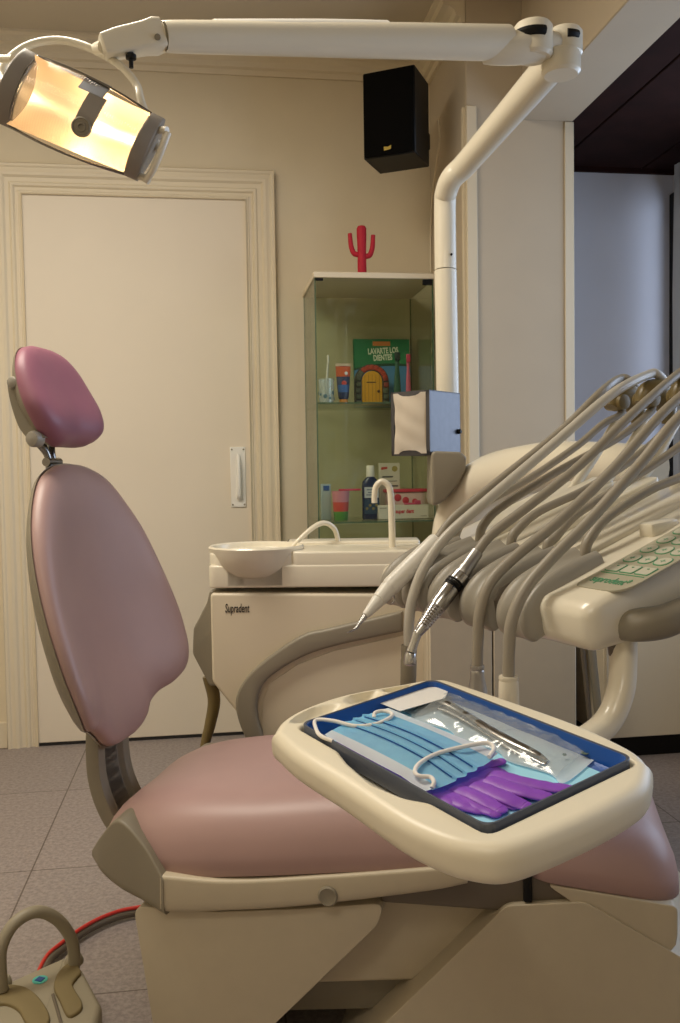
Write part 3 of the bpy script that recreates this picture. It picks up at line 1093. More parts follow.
# ========================================================== NAPKIN BOX
ND = 2.07
q0 = C(430.5, 455, ND)       # nearest lower vertical edge
NF = Frame(q0, RZ(-YAW - R(37)))
nb = thing('napkin_dispenser', 'steel napkin dispenser box fixed to the lamp post', 'napkin dispenser', NF)
NW, NDp = .106, .140
NH = (C(430.5, 390, ND) - q0).length
# local: x to the right along the front face, y to the back
b = B()
t = .0025
box(b, (-NW, .0, 0), (-NW + t, NDp, NH)); box(b, (-t, 0, 0), (0, NDp, NH)); box(b, (-NW, NDp - t, 0), (0, NDp, NH))
box(b, (-NW, 0, NH - t), (0, NDp, NH)); box(b, (-NW, 0, 0), (0, NDp, t))
obj('case', b, M['brushed'], nb)
b = B()
box(b, (-NW, -.002, 0), (-NW + .008, .002, NH)); box(b, (-.010, -.002, 0), (0, .002, NH))
slab(b, round_poly([(-NW, 0), (0, 0), (0, .008), (-.025, .02), (-NW + .025, .02), (-NW, .008)], .003, 3), -.002, .002, f=lambda x, y, z: (x, z, y))
slab(b, round_poly([(-NW, NH), (0, NH), (0, NH - .006), (-.025, NH - .012), (-NW + .025, NH - .012), (-NW, NH - .006)], .003, 3), -.002, .002, f=lambda x, y, z: (x, z, y))
obj('front_frame', b, M['brushed'], nb)
b = B(); lathe(b, [(.006, 0), (.006, .006), (.004, .009), (0, .009)], n=12, mtx=axis_m((0.0, NDp - .012, NH * .38), (1, 0, 0))); obj('screw', b, M['black'], nb)
b = B(); box(b, (-.07, NDp, NH * .3), (-.03, NDp + .03, NH * .7), bev=.003); obj('bracket', b, M['taupedark'], nb)
# the napkins pressed against the opening, bulging over the frame
bm = B()
def nap(s, t):
    x = -NW / 2 + s * (NW / 2 - .008) * (1 - .10 * (1 - abs(t) ** 2))
    z = NH / 2 + t * (NH / 2 - .004)
    if abs(s) < .7:
        z -= math.copysign(.014, t) * max(0, abs(t) - .9) * 10 * max(0, 1 - abs(s) / .8)
    y = -.004 - .006 * (1 - s * s) * (.6 + .4 * math.cos(t * 2)) + .0012 * math.sin(9 * t + 3 * s)
    return (x, y, z)
grid(bm, nap, 20, 24)
bmesh.ops.solidify(bm, geom=bm.faces[:], thickness=.002)
box(bm, (-NW + .01, .004, .006), (-.01, NDp - .02, NH - .008))
bm.transform(NF.M)
nk = recentre(tag(obj('napkin_stack', bm, M['napkin']), 'stack of folded cream paper napkins filling the steel dispenser', 'napkins'))

# ======================================================= DELIVERY UNIT
DO = C(593, 657, 1.02)
DF = Frame(DO, RZ(math.atan2(.439, .898) - YAW) @ Matrix.Rotation(R(-7), 3, 'Y'))
du = thing('delivery_unit', 'cream dental delivery unit with grey holders and green keypad over the leg rest', 'delivery unit', DF)
SL_, Z0 = .231, .056
XB, YFAR = .40, .505
def topz(x): return Z0 + SL_ * max(0, x)
def dtop(px, py, dz=0.0):
    a = DF.I @ CAM; d = DF.r.transposed() @ ray(px, py)
    t = (Z0 + dz + SL_ * a.x - a.z) / (d.z - SL_ * d.x)
    return a + d * t
def don(px, py, y): return DF.on(px, py, 1, y)
ol = round_poly([(0, 0), (XB, 0), (XB, YFAR), (0, YFAR)], [.026, .05, .05, .03], 8)
ol = dens(ol, .03)
b = B(); slab(b, ol, 0, Z0, r=.016, rb=.02, seg=5, f=lambda x, y, z: (x, y, z + SL_ * max(0, x) * (z / Z0)))
obj('body', b, M['plastic'], du, smooth=60)
# raised far and middle ridges of the top and a sunken instrument ledge
def strip(name, x0, x1, y0, y1, h, m, r=.004, sub=None, lab=None, rad=.01, z0=-.004):
    o = dens(round_poly([(x0, y0), (x1, y0), (x1, y1), (x0, y1)], rad, 5), .03)
    bm = B(); slab(bm, o, z0, h, r=r, rb=0, seg=3, f=lambda x, y, z: (x, y, topz(x) + z)); return obj(name, bm, m, sub or du, label=lab)
strip('ridge', .115, XB - .02, .13, .165, .008, M['plastic'])
strip('ridge', .115, XB - .02, .25, .285, .010, M['plastic'])
strip('ridge', .115, XB - .02, .37, .40, .010, M['plastic'])
k0 = dtop(645, 537)
b = B(); box(b, (k0.x - .0, k0.y - .014, topz(k0.x) - .004), (k0.x + .05, k0.y + .012, topz(k0.x) + .018), bev=.005); obj('brake_lever', b, M['plastic'], du)
# keypad
kl, kr_ = dtop(577, 584), dtop(629, 590)
ky1, ky0 = kl.y, kr_.y
kx0 = min(kl.x, kr_.x) - .006
kx1 = kx0 + .25
kp = strip('keypad', kx0, kx1, ky0, ky1, .0012, M['keypad'], r=.0, rad=[.03, .01, .01, .012], z0=-.001)
KW = ky1 - ky0
def kz(x, e=0): return topz(x) + .0016 + e
def keyout(cx, cy, w, h, rad, name='key'):
    # cx along x, cy across; green outline plate with a pale key on top
    for dw, mm, e0, e1, nm in ((.0, M['green'], -.001, .0004, 'key_outline'), (.0022, M['key'], -.0008, .0008, name)):
        o = round_poly([(cx - h / 2 + dw / 2, cy - w / 2 + dw / 2), (cx + h / 2 - dw / 2, cy - w / 2 + dw / 2), (cx + h / 2 - dw / 2, cy + w / 2 - dw / 2), (cx - h / 2 + dw / 2, cy + w / 2 - dw / 2)], rad, 5)
        bm = B(); slab(bm, o, e0, e1, f=lambda x, y, z: (x, y, kz(x) + z))
        if nm == 'key_outline': po = obj(nm, bm, mm, kp)
        else: yield_ = obj(nm, bm, mm, kp)
    return yield_
b = B(); x = kx0 + .040
box(b, (x, ky0 + .006, kz(x) - .001), (x + .0015, ky1 - .006, kz(x) + .0005)); obj('rule', b, M['green'], kp)
rows = [(.055, .020, .003), (.083, .021, .009), (.112, .022, .010), (.141, .022, .010), (.170, .022, .010), (.199, .022, .010)]
for ri, (dx, hh, rad) in enumerate(rows):
    for c in (-1, 0, 1):
        keyout(kx0 + dx, (ky0 + ky1) / 2 + c * KW * .3, KW * .27, hh, rad)
for c in (-1, 0, 1):
    x = kx0 + .059
    b = B(); lathe(b, [(.0016, 0), (.0016, .0006), (0, .0008)], n=10, mtx=Matrix.Translation((x, (ky0 + ky1) / 2 + c * KW * .3, kz(x, .0008)))); obj('key_symbol', b, M['green'], kp)
for dx, *_ in rows[1:]:
    x = kx0 + dx
    for c in (-1, 0, 1):
        yy = (ky0 + ky1) / 2 + c * KW * .3
        b = B(); q = [(-.0035, -.0006), (-.0006, -.0006), (-.0006, -.004), (.0006, -.004), (.0006, -.0006), (.0035, -.0006), (.0035, .0006), (.0006, .0006), (.0006, .004), (-.0006, .004), (-.0006, .0006), (-.0035, .0006)]
        slab(b, [(x + u, yy + v) for u, v in q], .0002, .0010, f=lambda x, y, z: (x, y, kz(x) + z)); obj('key_symbol', b, M['green'], kp)
sl = math.atan(SL_)
text('logo', 'suprodent*', .0215, M['green'], kp, face_m((kx0 + .016, ky1 - .010, kz(kx0 + .016)), (0, -1, 0), (math.cos(sl), 0, math.sin(sl))), sx=(KW - .018) / .104, bold=.0001)
# hand rail on the near side
hpts = [DF.on(628, 630, 1, -.012), DF.on(655, 625, 1, -.016), DF.on(690, 612, 1, -.018)]
h0_ = DF.on(638, 625, 1, -.006)
hb_ = [Vector((h0_.x - .012, .012, h0_.z - .002)), Vector((h0_.x, -.006, h0_.z)), Vector((h0_.x + .03, -.020, h0_.z + .001)), Vector((h0_.x + .09, -.024, h0_.z + .010)), Vector((h0_.x + .2, -.024, h0_.z + .022)), Vector((h0_.x + .27, -.018, h0_.z + .028)), Vector((h0_.x + .30, .004, h0_.z + .03))]
b = B(); tube(b, hb_, [.016, .0195, .0195, .0175, .0165, .0165, .015], n=20, sm=6); obj('hand_rail', b, M['taupe'], du)
f0 = DF.on(626, 650, 1, .012)
b = B(); lathe(b, [(.007, -.022), (.0085, -.02), (.010, 0.002)], n=14, mtx=Matrix.Translation((f0.x, .03, .004))); obj('regulator_knob', b, M['taupedark'], du)
# holders: saddles over the front lip
HY = [.124, .208, .290, .366, .436]
def holder(yc):
    bm = B(); rings = []
    path = cr([(-.009, .004), (-.015, .013), (-.017, .028), (-.011, .047), (.010, .066), (.04, .078), (.075, .087), (.108, .092)], 4)
    n = len(path)
    for i, (x, z) in enumerate(path):
        s = i / (n - 1)
        w = .0395 - .003 * s - (.003 if yc > .35 else 0)
        t = Vector((path[min(i + 1, n - 1)][0] - path[max(i - 1, 0)][0], path[min(i + 1, n - 1)][1] - path[max(i - 1, 0)][1])).normalized()
        nrm = Vector((-t.y, t.x))
        if nrm.y < 0 and s > .5: nrm = -nrm
        ring = []
        dep = .026 * math.sin(PI * min(1, .15 + s * .8))
        for k in range(17):
            u = -1 + 2 * k / 16
            hgt = (.011 * (1 - abs(u) ** 3) - .010 * max(0, 1 - ((u + .1) / .5) ** 2) - .004) * min(1, .25 + s * 2.5)
            if abs(u) > .8: hgt -= .012 * ((abs(u) - .8) / .2) ** 2
            ring.append((x + nrm.x * hgt, yc + w * u, z + nrm.y * hgt))
        for u in (1, -1):
            ring.append((max(x, .004) + .012 * (1 - s) + .004, yc + w * u, min(z - .03, topz(x) - .012) if s > .3 else z + .0))
        rings.append(ring)
    loft(bm, rings)
    return obj('holder', bm, M['holder'], du, smooth=50)
b = B(); rings = []  # dark strip added beneath the holders so the gaps between them look shaded
for x, z, dz in ((-.001, .014, 0), (-.0065, .024, 0), (-.006, .045, 0), (.006, .0595, 0), (.04, .0695, 0), (.095, .082, 0)):
    rings.append([(x, HY[0] - .028, z), (x, HY[-1] + .032, z), (x + .012, HY[-1] + .032, z - .010), (x + .012, HY[0] - .028, z - .010)])
loft(b, rings); obj('holder_gap_shade', b, M['taupedark'], du)
for y in HY: holder(y)
# whip arms
W1 = don(622, 395, HY[4])
for i, y in enumerate(HY):
    b = B(); xt, zt = W1.x, W1.z
    base = Vector((XB - .045, y, topz(XB - .045) - .01))
    tip = Vector((xt - .006, y, zt - .030))
    tube(b, [base, base.lerp(tip, .45) + Vector((.006, 0, 0)), tip], [.0085, .0078, .006], n=12, sm=5)
    wr = obj('whip_arm', b, M['plastic'], du)
    b = B()
    arc = [Vector((xt - .026, y, zt - .020)), Vector((xt - .012, y, zt - .004)), Vector((xt + .006, y, zt + .0)), Vector((xt + .022, y, zt - .010)), Vector((xt + .031, y, zt - .032)), Vector((xt + .028, y, zt - .058))]
    tube(b, arc, [.012, .019, .021, .021, .017, .008], n=16, sm=5)
    lathe(b, [(.004, -.021), (.013, -.020), (.014, -.014), (.014, .014), (.013, .020), (.004, .021)], n=18, mtx=axis_m((xt - .014, y, zt - .012), (0, 1, 0)))
    obj('hose_guide', b, M['olive'], wr)
# supply hoses from the holders' rear up to the whip arms
SP = {4: [(456, 536), (463, 521), (482, 505), (530, 478), (577, 446), (603, 424)],
      3: [(480, 541), (484, 524), (503, 506), (560, 470), (618, 438)],
      2: [(512, 546), (517, 530), (540, 511), (592, 486), (646, 449)],
      1: [(549, 555), (555, 537), (577, 514), (621, 486), (680, 446)],
      0: [(586, 558), (590, 538), (608, 517), (650, 490), (700, 466)]}
for i, y in enumerate(HY):
    pts = [don(px, py, y) for px, py in SP[i]]
    pts[0].z = max(pts[0].z, topz(pts[0].x) + .012)
    pts = [pts[0] + Vector((-.002, 0, -.02))] + pts
    pts += [Vector((W1.x - .010, y - .002, W1.z - .034)), Vector((W1.x - .001, y, W1.z - .018))]
    b = B(); tube(b, pts, [.0072] * 3 + [.0064] * (len(pts) - 3), n=12, sm=7); obj('supply_hose', b, M['hose'], du)
# swing arm to the post and its end cover
b = B()
tube(b, [Vector((*C(457, 600, 2.19).xy, .76)), C(456, 560, 2.17), C(461, 520, 2.15), C(484, 484, 2.1), C(540, 467, 1.95), C(590, 465, 1.8), C(650, 468, 1.62)], [.058, .060, .062, .060, .053, .047, .042], n=24, sm=7)
sa = thing('support_arm', 'thick cream support arm bending from under the lamp post to the delivery unit', 'support arm', Frame(Vector((*C(457, 660, 2.19).xy, 0)), Matrix.Identity(3)))
obj('arm_tube', b, M['plastic'], sa, world=True)
cv = [(431, 451), (460, 452), (466, 457), (465, 470), (457, 486), (445, 500), (431, 508)]
b = B(); XF = Frame(C(445, 480, 2.07), RZ(-YAW))
o = round_poly([(XF.on(px, py, 1, 0).x, XF.on(px, py, 1, 0).z) for px, py in cv], .012, 4)
profile_y(b, o, -.012, .10, r=.006); b.transform(XF.M); obj('joint_cover', b, M['taupe'], sa, world=True)

# ---- instruments resting in / hanging from the holders: hose and handpiece are one thing each
HG = 'instruments of the delivery unit'
def inst(name, label, y):
    return thing(name, label, 'dental instrument', Frame(DF.M @ Vector((.0, y, .06)), DF.r), HG)
def sec(bm, pts, prof_, n=20):
    """turned body along a straight axis: prof_ = (fraction along, radius)"""
    a, c = Vector(pts[0]), Vector(pts[1]); L = (c - a).length
    lathe(bm, [(r, f * L) for f, r in prof_], n=n, mtx=axis_m(a, c - a))
DM = lambda v: DF.M @ Vector(v)
tipw = lambda y, dx=0, dz=0: DM((W1.x + dx, y, W1.z + dz))
def hose(parent, pxs, y, m, r=.0070, extra=True, dy=0.0):
    pts = [DM(don(px, py, y + dy)) for px, py in pxs]
    if extra: pts += [tipw(y, -.006, .021 + r), tipw(y, .018, .019 + r), tipw(y, .040, .0), tipw(y, .050, -.03)]
    b = B(); tube(b, pts, [r] * len(pts), n=14, sm=7); return obj('hose', b, m, parent, world=True)
# 1 white scaler
y = HY[4]
t = inst('scaler_handpiece', 'white scaler handpiece with a bent pointed tip in the holder farthest left', y)
hose(t, [(437, 540), (455, 517), (500, 480), (560, 432), (600, 393)], y, M['hose'], dy=-.065)
yy = y - .065
a, c = DM(don(437, 540, yy)), DM(don(389, 588, yy)); e = DM(don(365, 616, yy - .01))
b = B(); sec(b, (a, c), [(0, .009), (0, .0120), (.04, .0130), (.5, .0140), (.96, .0140), (1, .0125)]); bd = obj('handle', b, M['white'], t, world=True)
b = B(); sec(b, (c, e), [(0, .0105), (.02, .0130), (.42, .0108), (.44, .0092), (.46, .0104), (.98, .0056), (1, .004)]); obj('nose_cone', b, M['white'], t, world=True)
b = B(); ee = DM(don(355, 629, yy - .012)); e3 = DM(don(347, 632.5, yy - .014)); tube(b, [e, e.lerp(ee, .6), ee, e3], [.0045, .0030, .0022, .0009], n=10, sm=5); obj('tip', b, M['metal'], t, world=True)
b = B(); w0 = DM(don(391, 592, yy)); w1 = DM(don(394, 601, yy)); tube(b, [w0, w0.lerp(w1, .5) + Vector((.002, 0, 0)), w1, w1 + Vector((-.004, 0, -.004))], .0015, n=8, sm=4); obj('water_nipple', b, M['metal'], t, world=True)
# 2 white hose with hanging connector
y = HY[3]
t = inst('syringe_hose', 'whitish hose hanging in a bend just behind the steel turbine', y)
hose(t, [(409, 648), (409, 622), (413, 597), (424, 568), (446, 537), (484, 503), (550, 447), (612, 394)], y, M['hosewhite'], r=.0078, dy=-.03)
a, c = DM(don(409, 645, y - .03)), DM(don(408, 690, y - .03))
b = B(); sec(b, (a, c), [(0, .0085), (0, .011), (.1, .0118), (.3, .0108), (.34, .0118), (.9, .0115), (1, .008)]); obj('connector', b, M['taupe'], t, world=True)
# 3 turbine
y = HY[2]
t = inst('turbine_handpiece', 'steel turbine handpiece with black ring and small head in the middle holder', y)
yd = y - .03
hose(t, [(477, 552), (492, 534), (530, 505), (580, 465), (632, 414)], y, M['hose'], dy=-.04)
yd = -.04 + y; a = DM(don(477, 552, yd)); c = DM(don(462, 574, yd)); e = DM(don(452, 586, yd)); g = DM(don(417, 634, yd)); hh_ = DM(don(411, 652, yd))
b = B(); sec(b, (a, c), [(0, .0075), (.0, .009), (.7, .0098), (.74, .0105), (1, .0105)]); cb = obj('coupling', b, M['satin'], t, world=True)
b = B(); sec(b, (c, e), [(0, .0098), (.02, .0120), (.42, .0122), (.5, .0122), (.95, .0115), (1, .0105)]); obj('swivel', b, M['metal'], t, world=True)
b = B(); sec(b, (c.lerp(e, .6), e.lerp(g, .03)), [(0, .0122), (.05, .0128), (.3, .0118), (.36, .0128), (.64, .0128), (.7, .0118), (.95, .0124), (1, .011)]); obj('black_ring', b, M['black'], t, world=True, label='black ring')
k9 = 1.0
prf = [(0, .0108), (.05, .0130), (.35, .0127)]
for k in range(9):
    f = .42 + .05 * k; r0 = .0122 - .0037 * (k / 9)
    prf += [(f, r0), (f + .018, r0), (f + .026, r0 - .0007), (f + .042, r0 - .0007)]
prf += [(1, .0066)]
b = B(); sec(b, (e, g), prf); obj('handle', b, M['metal'], t, world=True)
b = B(); tube(b, [e.lerp(g, .97), g, g.lerp(hh_, .5), hh_], [.0066, .0066, .0062, .0068], n=16, sm=5); obj('neck', b, M['metal'], t, world=True)
hd_ = DM(don(409, 668, yd))
b = B(); dd = (hd_ - hh_).normalized(); lathe(b, [(.003, -.002), (.0068, 0), (.0082, .004), (.0085, .013), (.0078, .016), (.0045, .0175), (0, .0175)], n=20, mtx=axis_m(hh_ + dd * .001, dd)); obj('head', b, M['metal'], t, world=True)
b = B(); bq = e.lerp(g, .14); sd = (RC @ Vector((.7, 0, .7))).normalized(); lathe(b, [(.002, .009), (.002, .0125), (0, .0125)], n=10, mtx=axis_m(bq, sd)); obj('spray_port', b, M['black'], t, world=True)
# 4 grey hose, grey connector
y = HY[1]; yd = -.035
t = inst('motor_hose', 'grey hose ending in a grey metal connector left of the cream connector', y)
hose(t, [(477, 668), (478, 640), (480, 612), (490, 583), (516, 556), (560, 520), (612, 470), (668, 408)], y, M['hose'], r=.0074, dy=yd)
a, c, e = DM(don(477, 665, y + yd)), DM(don(478, 690, y + yd)), DM(don(478, 712, y + yd))
b = B(); sec(b, (a, e), [(0, .0075), (0, .0092), (.06, .0095), (.1, .0085), (.14, .0095), (.2, .0088), (.55, .0125), (.95, .0128), (1, .010)]); obj('connector', b, M['satin'], t, world=True)
# 5 cream connector
y = HY[0]
t = inst('micromotor_hose', 'grey hose ending in a cream connector, nearest the keypad', y)
hose(t, [(508.5, 684), (509, 650), (512, 620), (525, 590), (550, 560), (590, 520), (640, 464), (690, 408)], y, M['hose'], r=.0074, dy=yd)
a, e = DM(don(508.5, 676, y + yd)), DM(don(509, 712, y + yd))
b = B(); sec(b, (a, e), [(0, .0085), (0, .0115), (.08, .0120), (.12, .0112), (.16, .0118), (.6, .0124), (.95, .0126), (1, .010)]); obj('connector', b, M['plastic'], t, world=True)

# ============================================================ TRAY
TF = Frame((.090, .943, .757), Euler((R(6.56), R(4.12), R(-63.71)), 'XYZ').to_matrix())
ta = thing('instrument_tray', 'rounded cream instrument tray with shallow wells holding the blue tray', 'tray', TF)
T = lambda px, py, z=0.0: TF.on(px, py, 2, z)
far = [T(*p) for p in ((272, 731), (281, 718), (305, 705), (345, 692), (400, 682), (435, 677), (462, 682), (566, 717), (634, 748), (651, 764))]
near = [T(*p, -.022) for p in ((653, 786), (650, 803), (636, 817), (600, 838), (545, 863), (505, 875), (470, 872), (440, 863), (400, 843), (340, 802), (296, 773), (274, 752))]
oo = [(v.x, v.y) for v in far + near]
oo = cr_closed(oo, 6)
cen = Vector((.115, .092))
def polar(o, n):
    out = []
    for k in range(n):
        a = 2 * PI * k / n
        d = Vector((math.cos(a), math.sin(a)))
        best = None
        for p, q_ in zip(o, o[1:] + o[:1]):
            p, q_ = Vector(p) - cen, Vector(q_) - cen
            e_ = q_ - p
            den = d.x * -e_.y + d.y * e_.x
            if abs(den) < 1e-12: continue
            s = (p.x * -e_.y + p.y * e_.x) / den
            u = (d.x * p.y - d.y * p.x) / den
            if s > 0 and -1e-6 <= u <= 1 + 1e-6:
                best = s if best is None else max(best, s)
        out.append(cen + d * best)
    return out
NN = 288
OUT = polar(oo, NN)
bw, bh = .284, .184
pk = round_poly([(-.003, -.003), (.075, -.003), (.105, -.012), (.155, -.020), (.195, -.014), (.215, -.003), (bw + .003, -.003), (bw + .003, bh + .003), (-.003, bh + .003)],
                [.012, .02, .04, .04, .04, .02, .012, .014, .014], 6)
POC = polar(pk, NN)
wells = [(T(316, 713), .036, .017), (T(363, 697), .024, .017), (T(396, 687), .018, .014)]
qdir = (T(395, 687) - T(318, 713)).normalized()
def well(p):
    z = 0
    for c_, a_, b_ in wells:
        d = Vector((p.x - c_.x, p.y - c_.y)); u = d.x * qdir.x + d.y * qdir.y; v = -d.x * qdir.y + d.y * qdir.x
        r_ = math.sqrt((u / a_) ** 2 + (v / b_) ** 2)
        if r_ < 1: z = min(z, -.009 * min(1, (1 - r_) * 2.2))
    return z
def rad_(Pn, d):   # move towards the centre by d
    return [p + (cen - p).normalized() * d for p in Pn]
rings = []
def ringz(Pn, z): rings.append([(p.x, p.y, z) for p in Pn])
ringz(rad_(OUT, .05), -.036)
for k in range(6):
    a = PI / 2 * k / 5; ringz(rad_(OUT, .014 * (1 - math.sin(a))), -.036 + .014 * (1 - math.cos(a)))
for k in range(7):
    a = PI / 2 * k / 6; ringz(rad_(OUT, .013 * (1 - math.cos(a))), -.013 + .013 * math.sin(a))
O2 = rad_(OUT, .013)
for k in range(1, 22):
    s = k / 21
    Pn = [a.lerp(c, s) for a, c in zip(O2, rad_(POC, -.004))]
    rings.append([(p.x, p.y, well(p)) for p in Pn])
ringz(rad_(POC, -.0012), -.001); ringz(POC, -.004); ringz(POC, -.018)
b = B(); loft(b, rings); obj('tray_body', b, M['tray'], ta, smooth=50)
b = B()
tube(b, [C(623, 622, 1.08), C(623, 665, 1.07), C(620, 693, 1.06), (C(607, 722, 1.05)), C(580, 743, 1.03), C(548, 758, 1.0), C(500, 770, .93)], [.0195] * 7, n=18, sm=7, flat=.8)
obj('support_bar', b, M['plastic'], ta, world=True)
BTF = Frame(TF.M @ Vector((bw / 2, bh / 2, -.0175)), TF.r)
Z_ = .0175
bt = thing('blue_tray', 'dark blue shallow rectangular tray set into the cream instrument tray', 'tray', BTF)
def bo(d): return round_poly([(-bw / 2 + d, -bh / 2 + d), (bw / 2 - d, -bh / 2 + d), (bw / 2 - d, bh / 2 - d), (-bw / 2 + d, bh / 2 - d)], .013, 8)
b = B(); rings = []
for d, z in ((.006, .0005), (.002, .002), (.0, .0205), (.0004, .0215), (.0022, .0215), (.0026, .0205), (.0045, .0045), (.008, .003)):
    rings.append([(x, y, z) for x, y in bo(d)])
loft(b, rings); obj('dish', b, M['blue'], bt)
b = B(); rings = []
for d, z in ((-.0006, .004), (-.0007, .0216), (-.0003, .0222), (.0014, .0222), (.0018, .0214)):
    rings.append([(x, y, z) for x, y in bo(d)])
loft(b, rings + [rings[0]], cap0=False, cap1=False)
obj('rim', b, M['bluerim'], bt)
# --- contents of the blue tray; points are taken on the tray floor
ZF = -.0143
def top_thing(name, bm, m, label, cat, group=None, smooth=60):
    """single-mesh thing whose shape is given in tray coordinates"""
    lo = Vector((sum(v.co.x for v in bm.verts) / len(bm.verts), sum(v.co.y for v in bm.verts) / len(bm.verts), min(v.co.z for v in bm.verts)))
    bm.transform(Matrix.Translation(-lo))
    o = obj(name, bm, m, smooth=smooth)
    o.matrix_world = TF.M @ Matrix.Translation(lo)
    return tag(o, label, cat, group)
b = B(); slab(b, round_poly([(.012, .006), (bw - .009, .006), (bw - .009, bh - .016), (.012, bh - .018)], .004, 3), ZF, ZF + .0006)
top_thing('paper_liner', b, M['liner'], 'light blue paper liner lying on the floor of the blue tray', 'paper liner')
def onf(px, py, z=ZF + .002): return T(px, py, z)
def quad(p, n, m, f):
    def g(u, v):
        a = p[0].lerp(p[1], u); c = p[3].lerp(p[2], u)
        q_ = a.lerp(c, v); return q_
    return g
# gloves
def glove(name, label, palm, fingers, z, cuff):
    th = Frame(TF.M @ Vector((palm[0].x, palm[0].y, z)), TF.r)
    bm = B()
    o = cr_closed([(p.x, p.y) for p in palm], 6)
    def wr(x, y, h): return (x, y, z + h + .010 * max(0, (.15 - x) / .15) ** .8 + .0012 * noise.noise(Vector((x * 60, y * 60, z * 50))))
    pillow(bm, o, .0045, .001, wr, ef=4, eb=4, nr=6)
    for pts, w in fingers:
        pp = [Vector((p.x, p.y, z + .0022 + dz)) for p, dz in pts]
        tube(bm, pp, [w * .95] + [w] * (len(pp) - 2) + [w * .8], n=14, sm=6, flat=.30, up=(0, 0, 1))
        lathe(bm, [(w * .8 * math.cos(a), w * .8 * math.sin(a)) for a in [R(90 - 15 * (6 - k)) for k in range(7)]], n=14,
              mtx=Matrix.Translation(pp[-1]) @ Matrix.Diagonal((1, 1, .30, 1)) @ axis_m((0, 0, 0), pp[-1] - pp[-2]))
    for v in bm.verts:
        v.co.z += .0010 * noise.noise(Vector((v.co.x * 130, v.co.y * 130, 3 + z * 99)))
        v.co.z = max(v.co.z, ZF + .0009)
    e = thing(name, label, 'glove', th, 'purple gloves on the blue tray')
    bm.transform(th.I @ TF.M)
    obj('hand', bm, M['glove'], e, smooth=80)
    bm = B(); cu = [Vector((p.x, p.y, z + .003)) for p in cuff]
    tube(bm, cu, .0022, n=8, sm=4); bm.transform(th.I @ TF.M); obj('cuff', bm, M['glove'], e)
    return e
P = onf
glove('nitrile_glove', 'purple glove with its fingers reaching right to the tray rim', [P(352, 752), P(385, 740), P(440, 748), P(500, 768), P(513, 783), P(478, 800), P(440, 795), P(390, 778)],
      [([(P(490, 776), 0), (P(530, 787), .001), (P(575, 793), 0)], .0095), ([(P(488, 783), .001), (P(520, 795), .002), (P(545, 800), .001)], .010),
       ([(P(475, 788), .001), (P(505, 802), .002), (P(524, 808), .0)], .0095), ([(P(455, 790), 0), (P(480, 803), .002), (P(500, 812), 0)], .009),
       ([(P(470, 774), .001), (P(486, 768), .001), (P(500, 764), .0)], .008)], ZF + .0022, [P(350, 753), P(366, 747), P(384, 741)])
glove('nitrile_glove', 'purple glove lying lower, showing a fold at the left under the mask', [P(333, 752), P(352, 744), P(400, 752), P(470, 782), P(486, 796), P(455, 806), P(420, 797), P(366, 768)],
      [([(P(455, 790), 0), (P(486, 800), .001), (P(512, 806), 0)], .0095), ([(P(450, 796), 0), (P(475, 806), .001), (P(494, 814), 0)], .0095),
       ([(P(445, 796), 0), (P(462, 806), .001), (P(478, 811), 0)], .009), ([(P(435, 794), 0), (P(448, 803), .001), (P(462, 807), 0)], .008),
       ([(P(470, 784), .001), (P(510, 788), .001), (P(536, 793), 0)], .009)], ZF + .0010, [P(337, 751), P(340, 746), P(348, 744)])
# face mask
mq = [T(p[0], p[1], 0) for p in ((325, 737), (387, 712), (498, 757), (425, 792))]
mz = ZF + .012
MF = Frame(TF.M @ Vector((mq[0].x, mq[0].y, mz)), TF.r)
mk = thing('face_mask', 'pale blue pleated face mask with white ear loops lying on purple gloves', 'face mask', MF)
mq = [Vector((v.x, v.y, mz)) for v in [T(p[0], p[1], mz) for p in ((326, 737), (388, 711), (499, 757), (427, 791))]]
def mpt(u, v, dz=0.0):      # u along the short side (0 = near edge), v along the long side
    a = mq[0].lerp(mq[1], u); c = mq[3].lerp(mq[2], u)
    p = a.lerp(c, v)
    ax_ = (mq[3] - mq[0]).normalized()
    bow = .006 * (1 - (2 * u - 1) ** 2)
    p = p + ax_ * (bow * (1 if v > .5 else -1) * abs(2 * v - 1))
    p.z += .006 * math.sin(PI * u) * math.sin(PI * min(1, max(0, v))) - .004 * max(0, v - .8) * 5 * (1 - u) + .003 + dz
    return p
def pleat(u):
    z = 0
    for c_ in (.34, .48, .62):
        d = u - c_
        if 0 <= d < .10: z = max(z, .0026 * (1 - d / .10))
    return z
bm = B(); grid(bm, lambda s, t: mpt(.06 + .82 * (s + 1) / 2, (t + 1) / 2, pleat(.06 + .82 * (s + 1) / 2)), 72, 30)
bmesh.ops.solidify(bm, geom=bm.faces[:], thickness=.0008)
bm.transform(MF.I @ TF.M); mb_ = obj('mask_body', bm, M['mask'], mk, smooth=40)
for c_ in (.34, .48, .62):  # dark blue strips paint the crease shade along each pleat
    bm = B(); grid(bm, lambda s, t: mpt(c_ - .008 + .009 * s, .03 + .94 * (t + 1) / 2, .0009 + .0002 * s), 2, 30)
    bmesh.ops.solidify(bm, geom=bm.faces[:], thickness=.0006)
    bm.transform(MF.I @ TF.M); obj('pleat_shade', bm, paint('#1a5fae', .85), mk, label='darker blue strip painted as crease shade')
for u0, u1 in ((-.03, .11), (.865, 1.0)):
    bm = B(); grid(bm, lambda s, t: mpt(u0 + (u1 - u0) * (s + 1) / 2, .004 + .992 * (t + 1) / 2, .0008), 6, 30)
    bmesh.ops.solidify(bm, geom=bm.faces[:], thickness=.0012)
    bm.transform(MF.I @ TF.M); obj('edge_binding', bm, M['maskpale'], mk, label='pale edge strip')
lz = ZF + .017
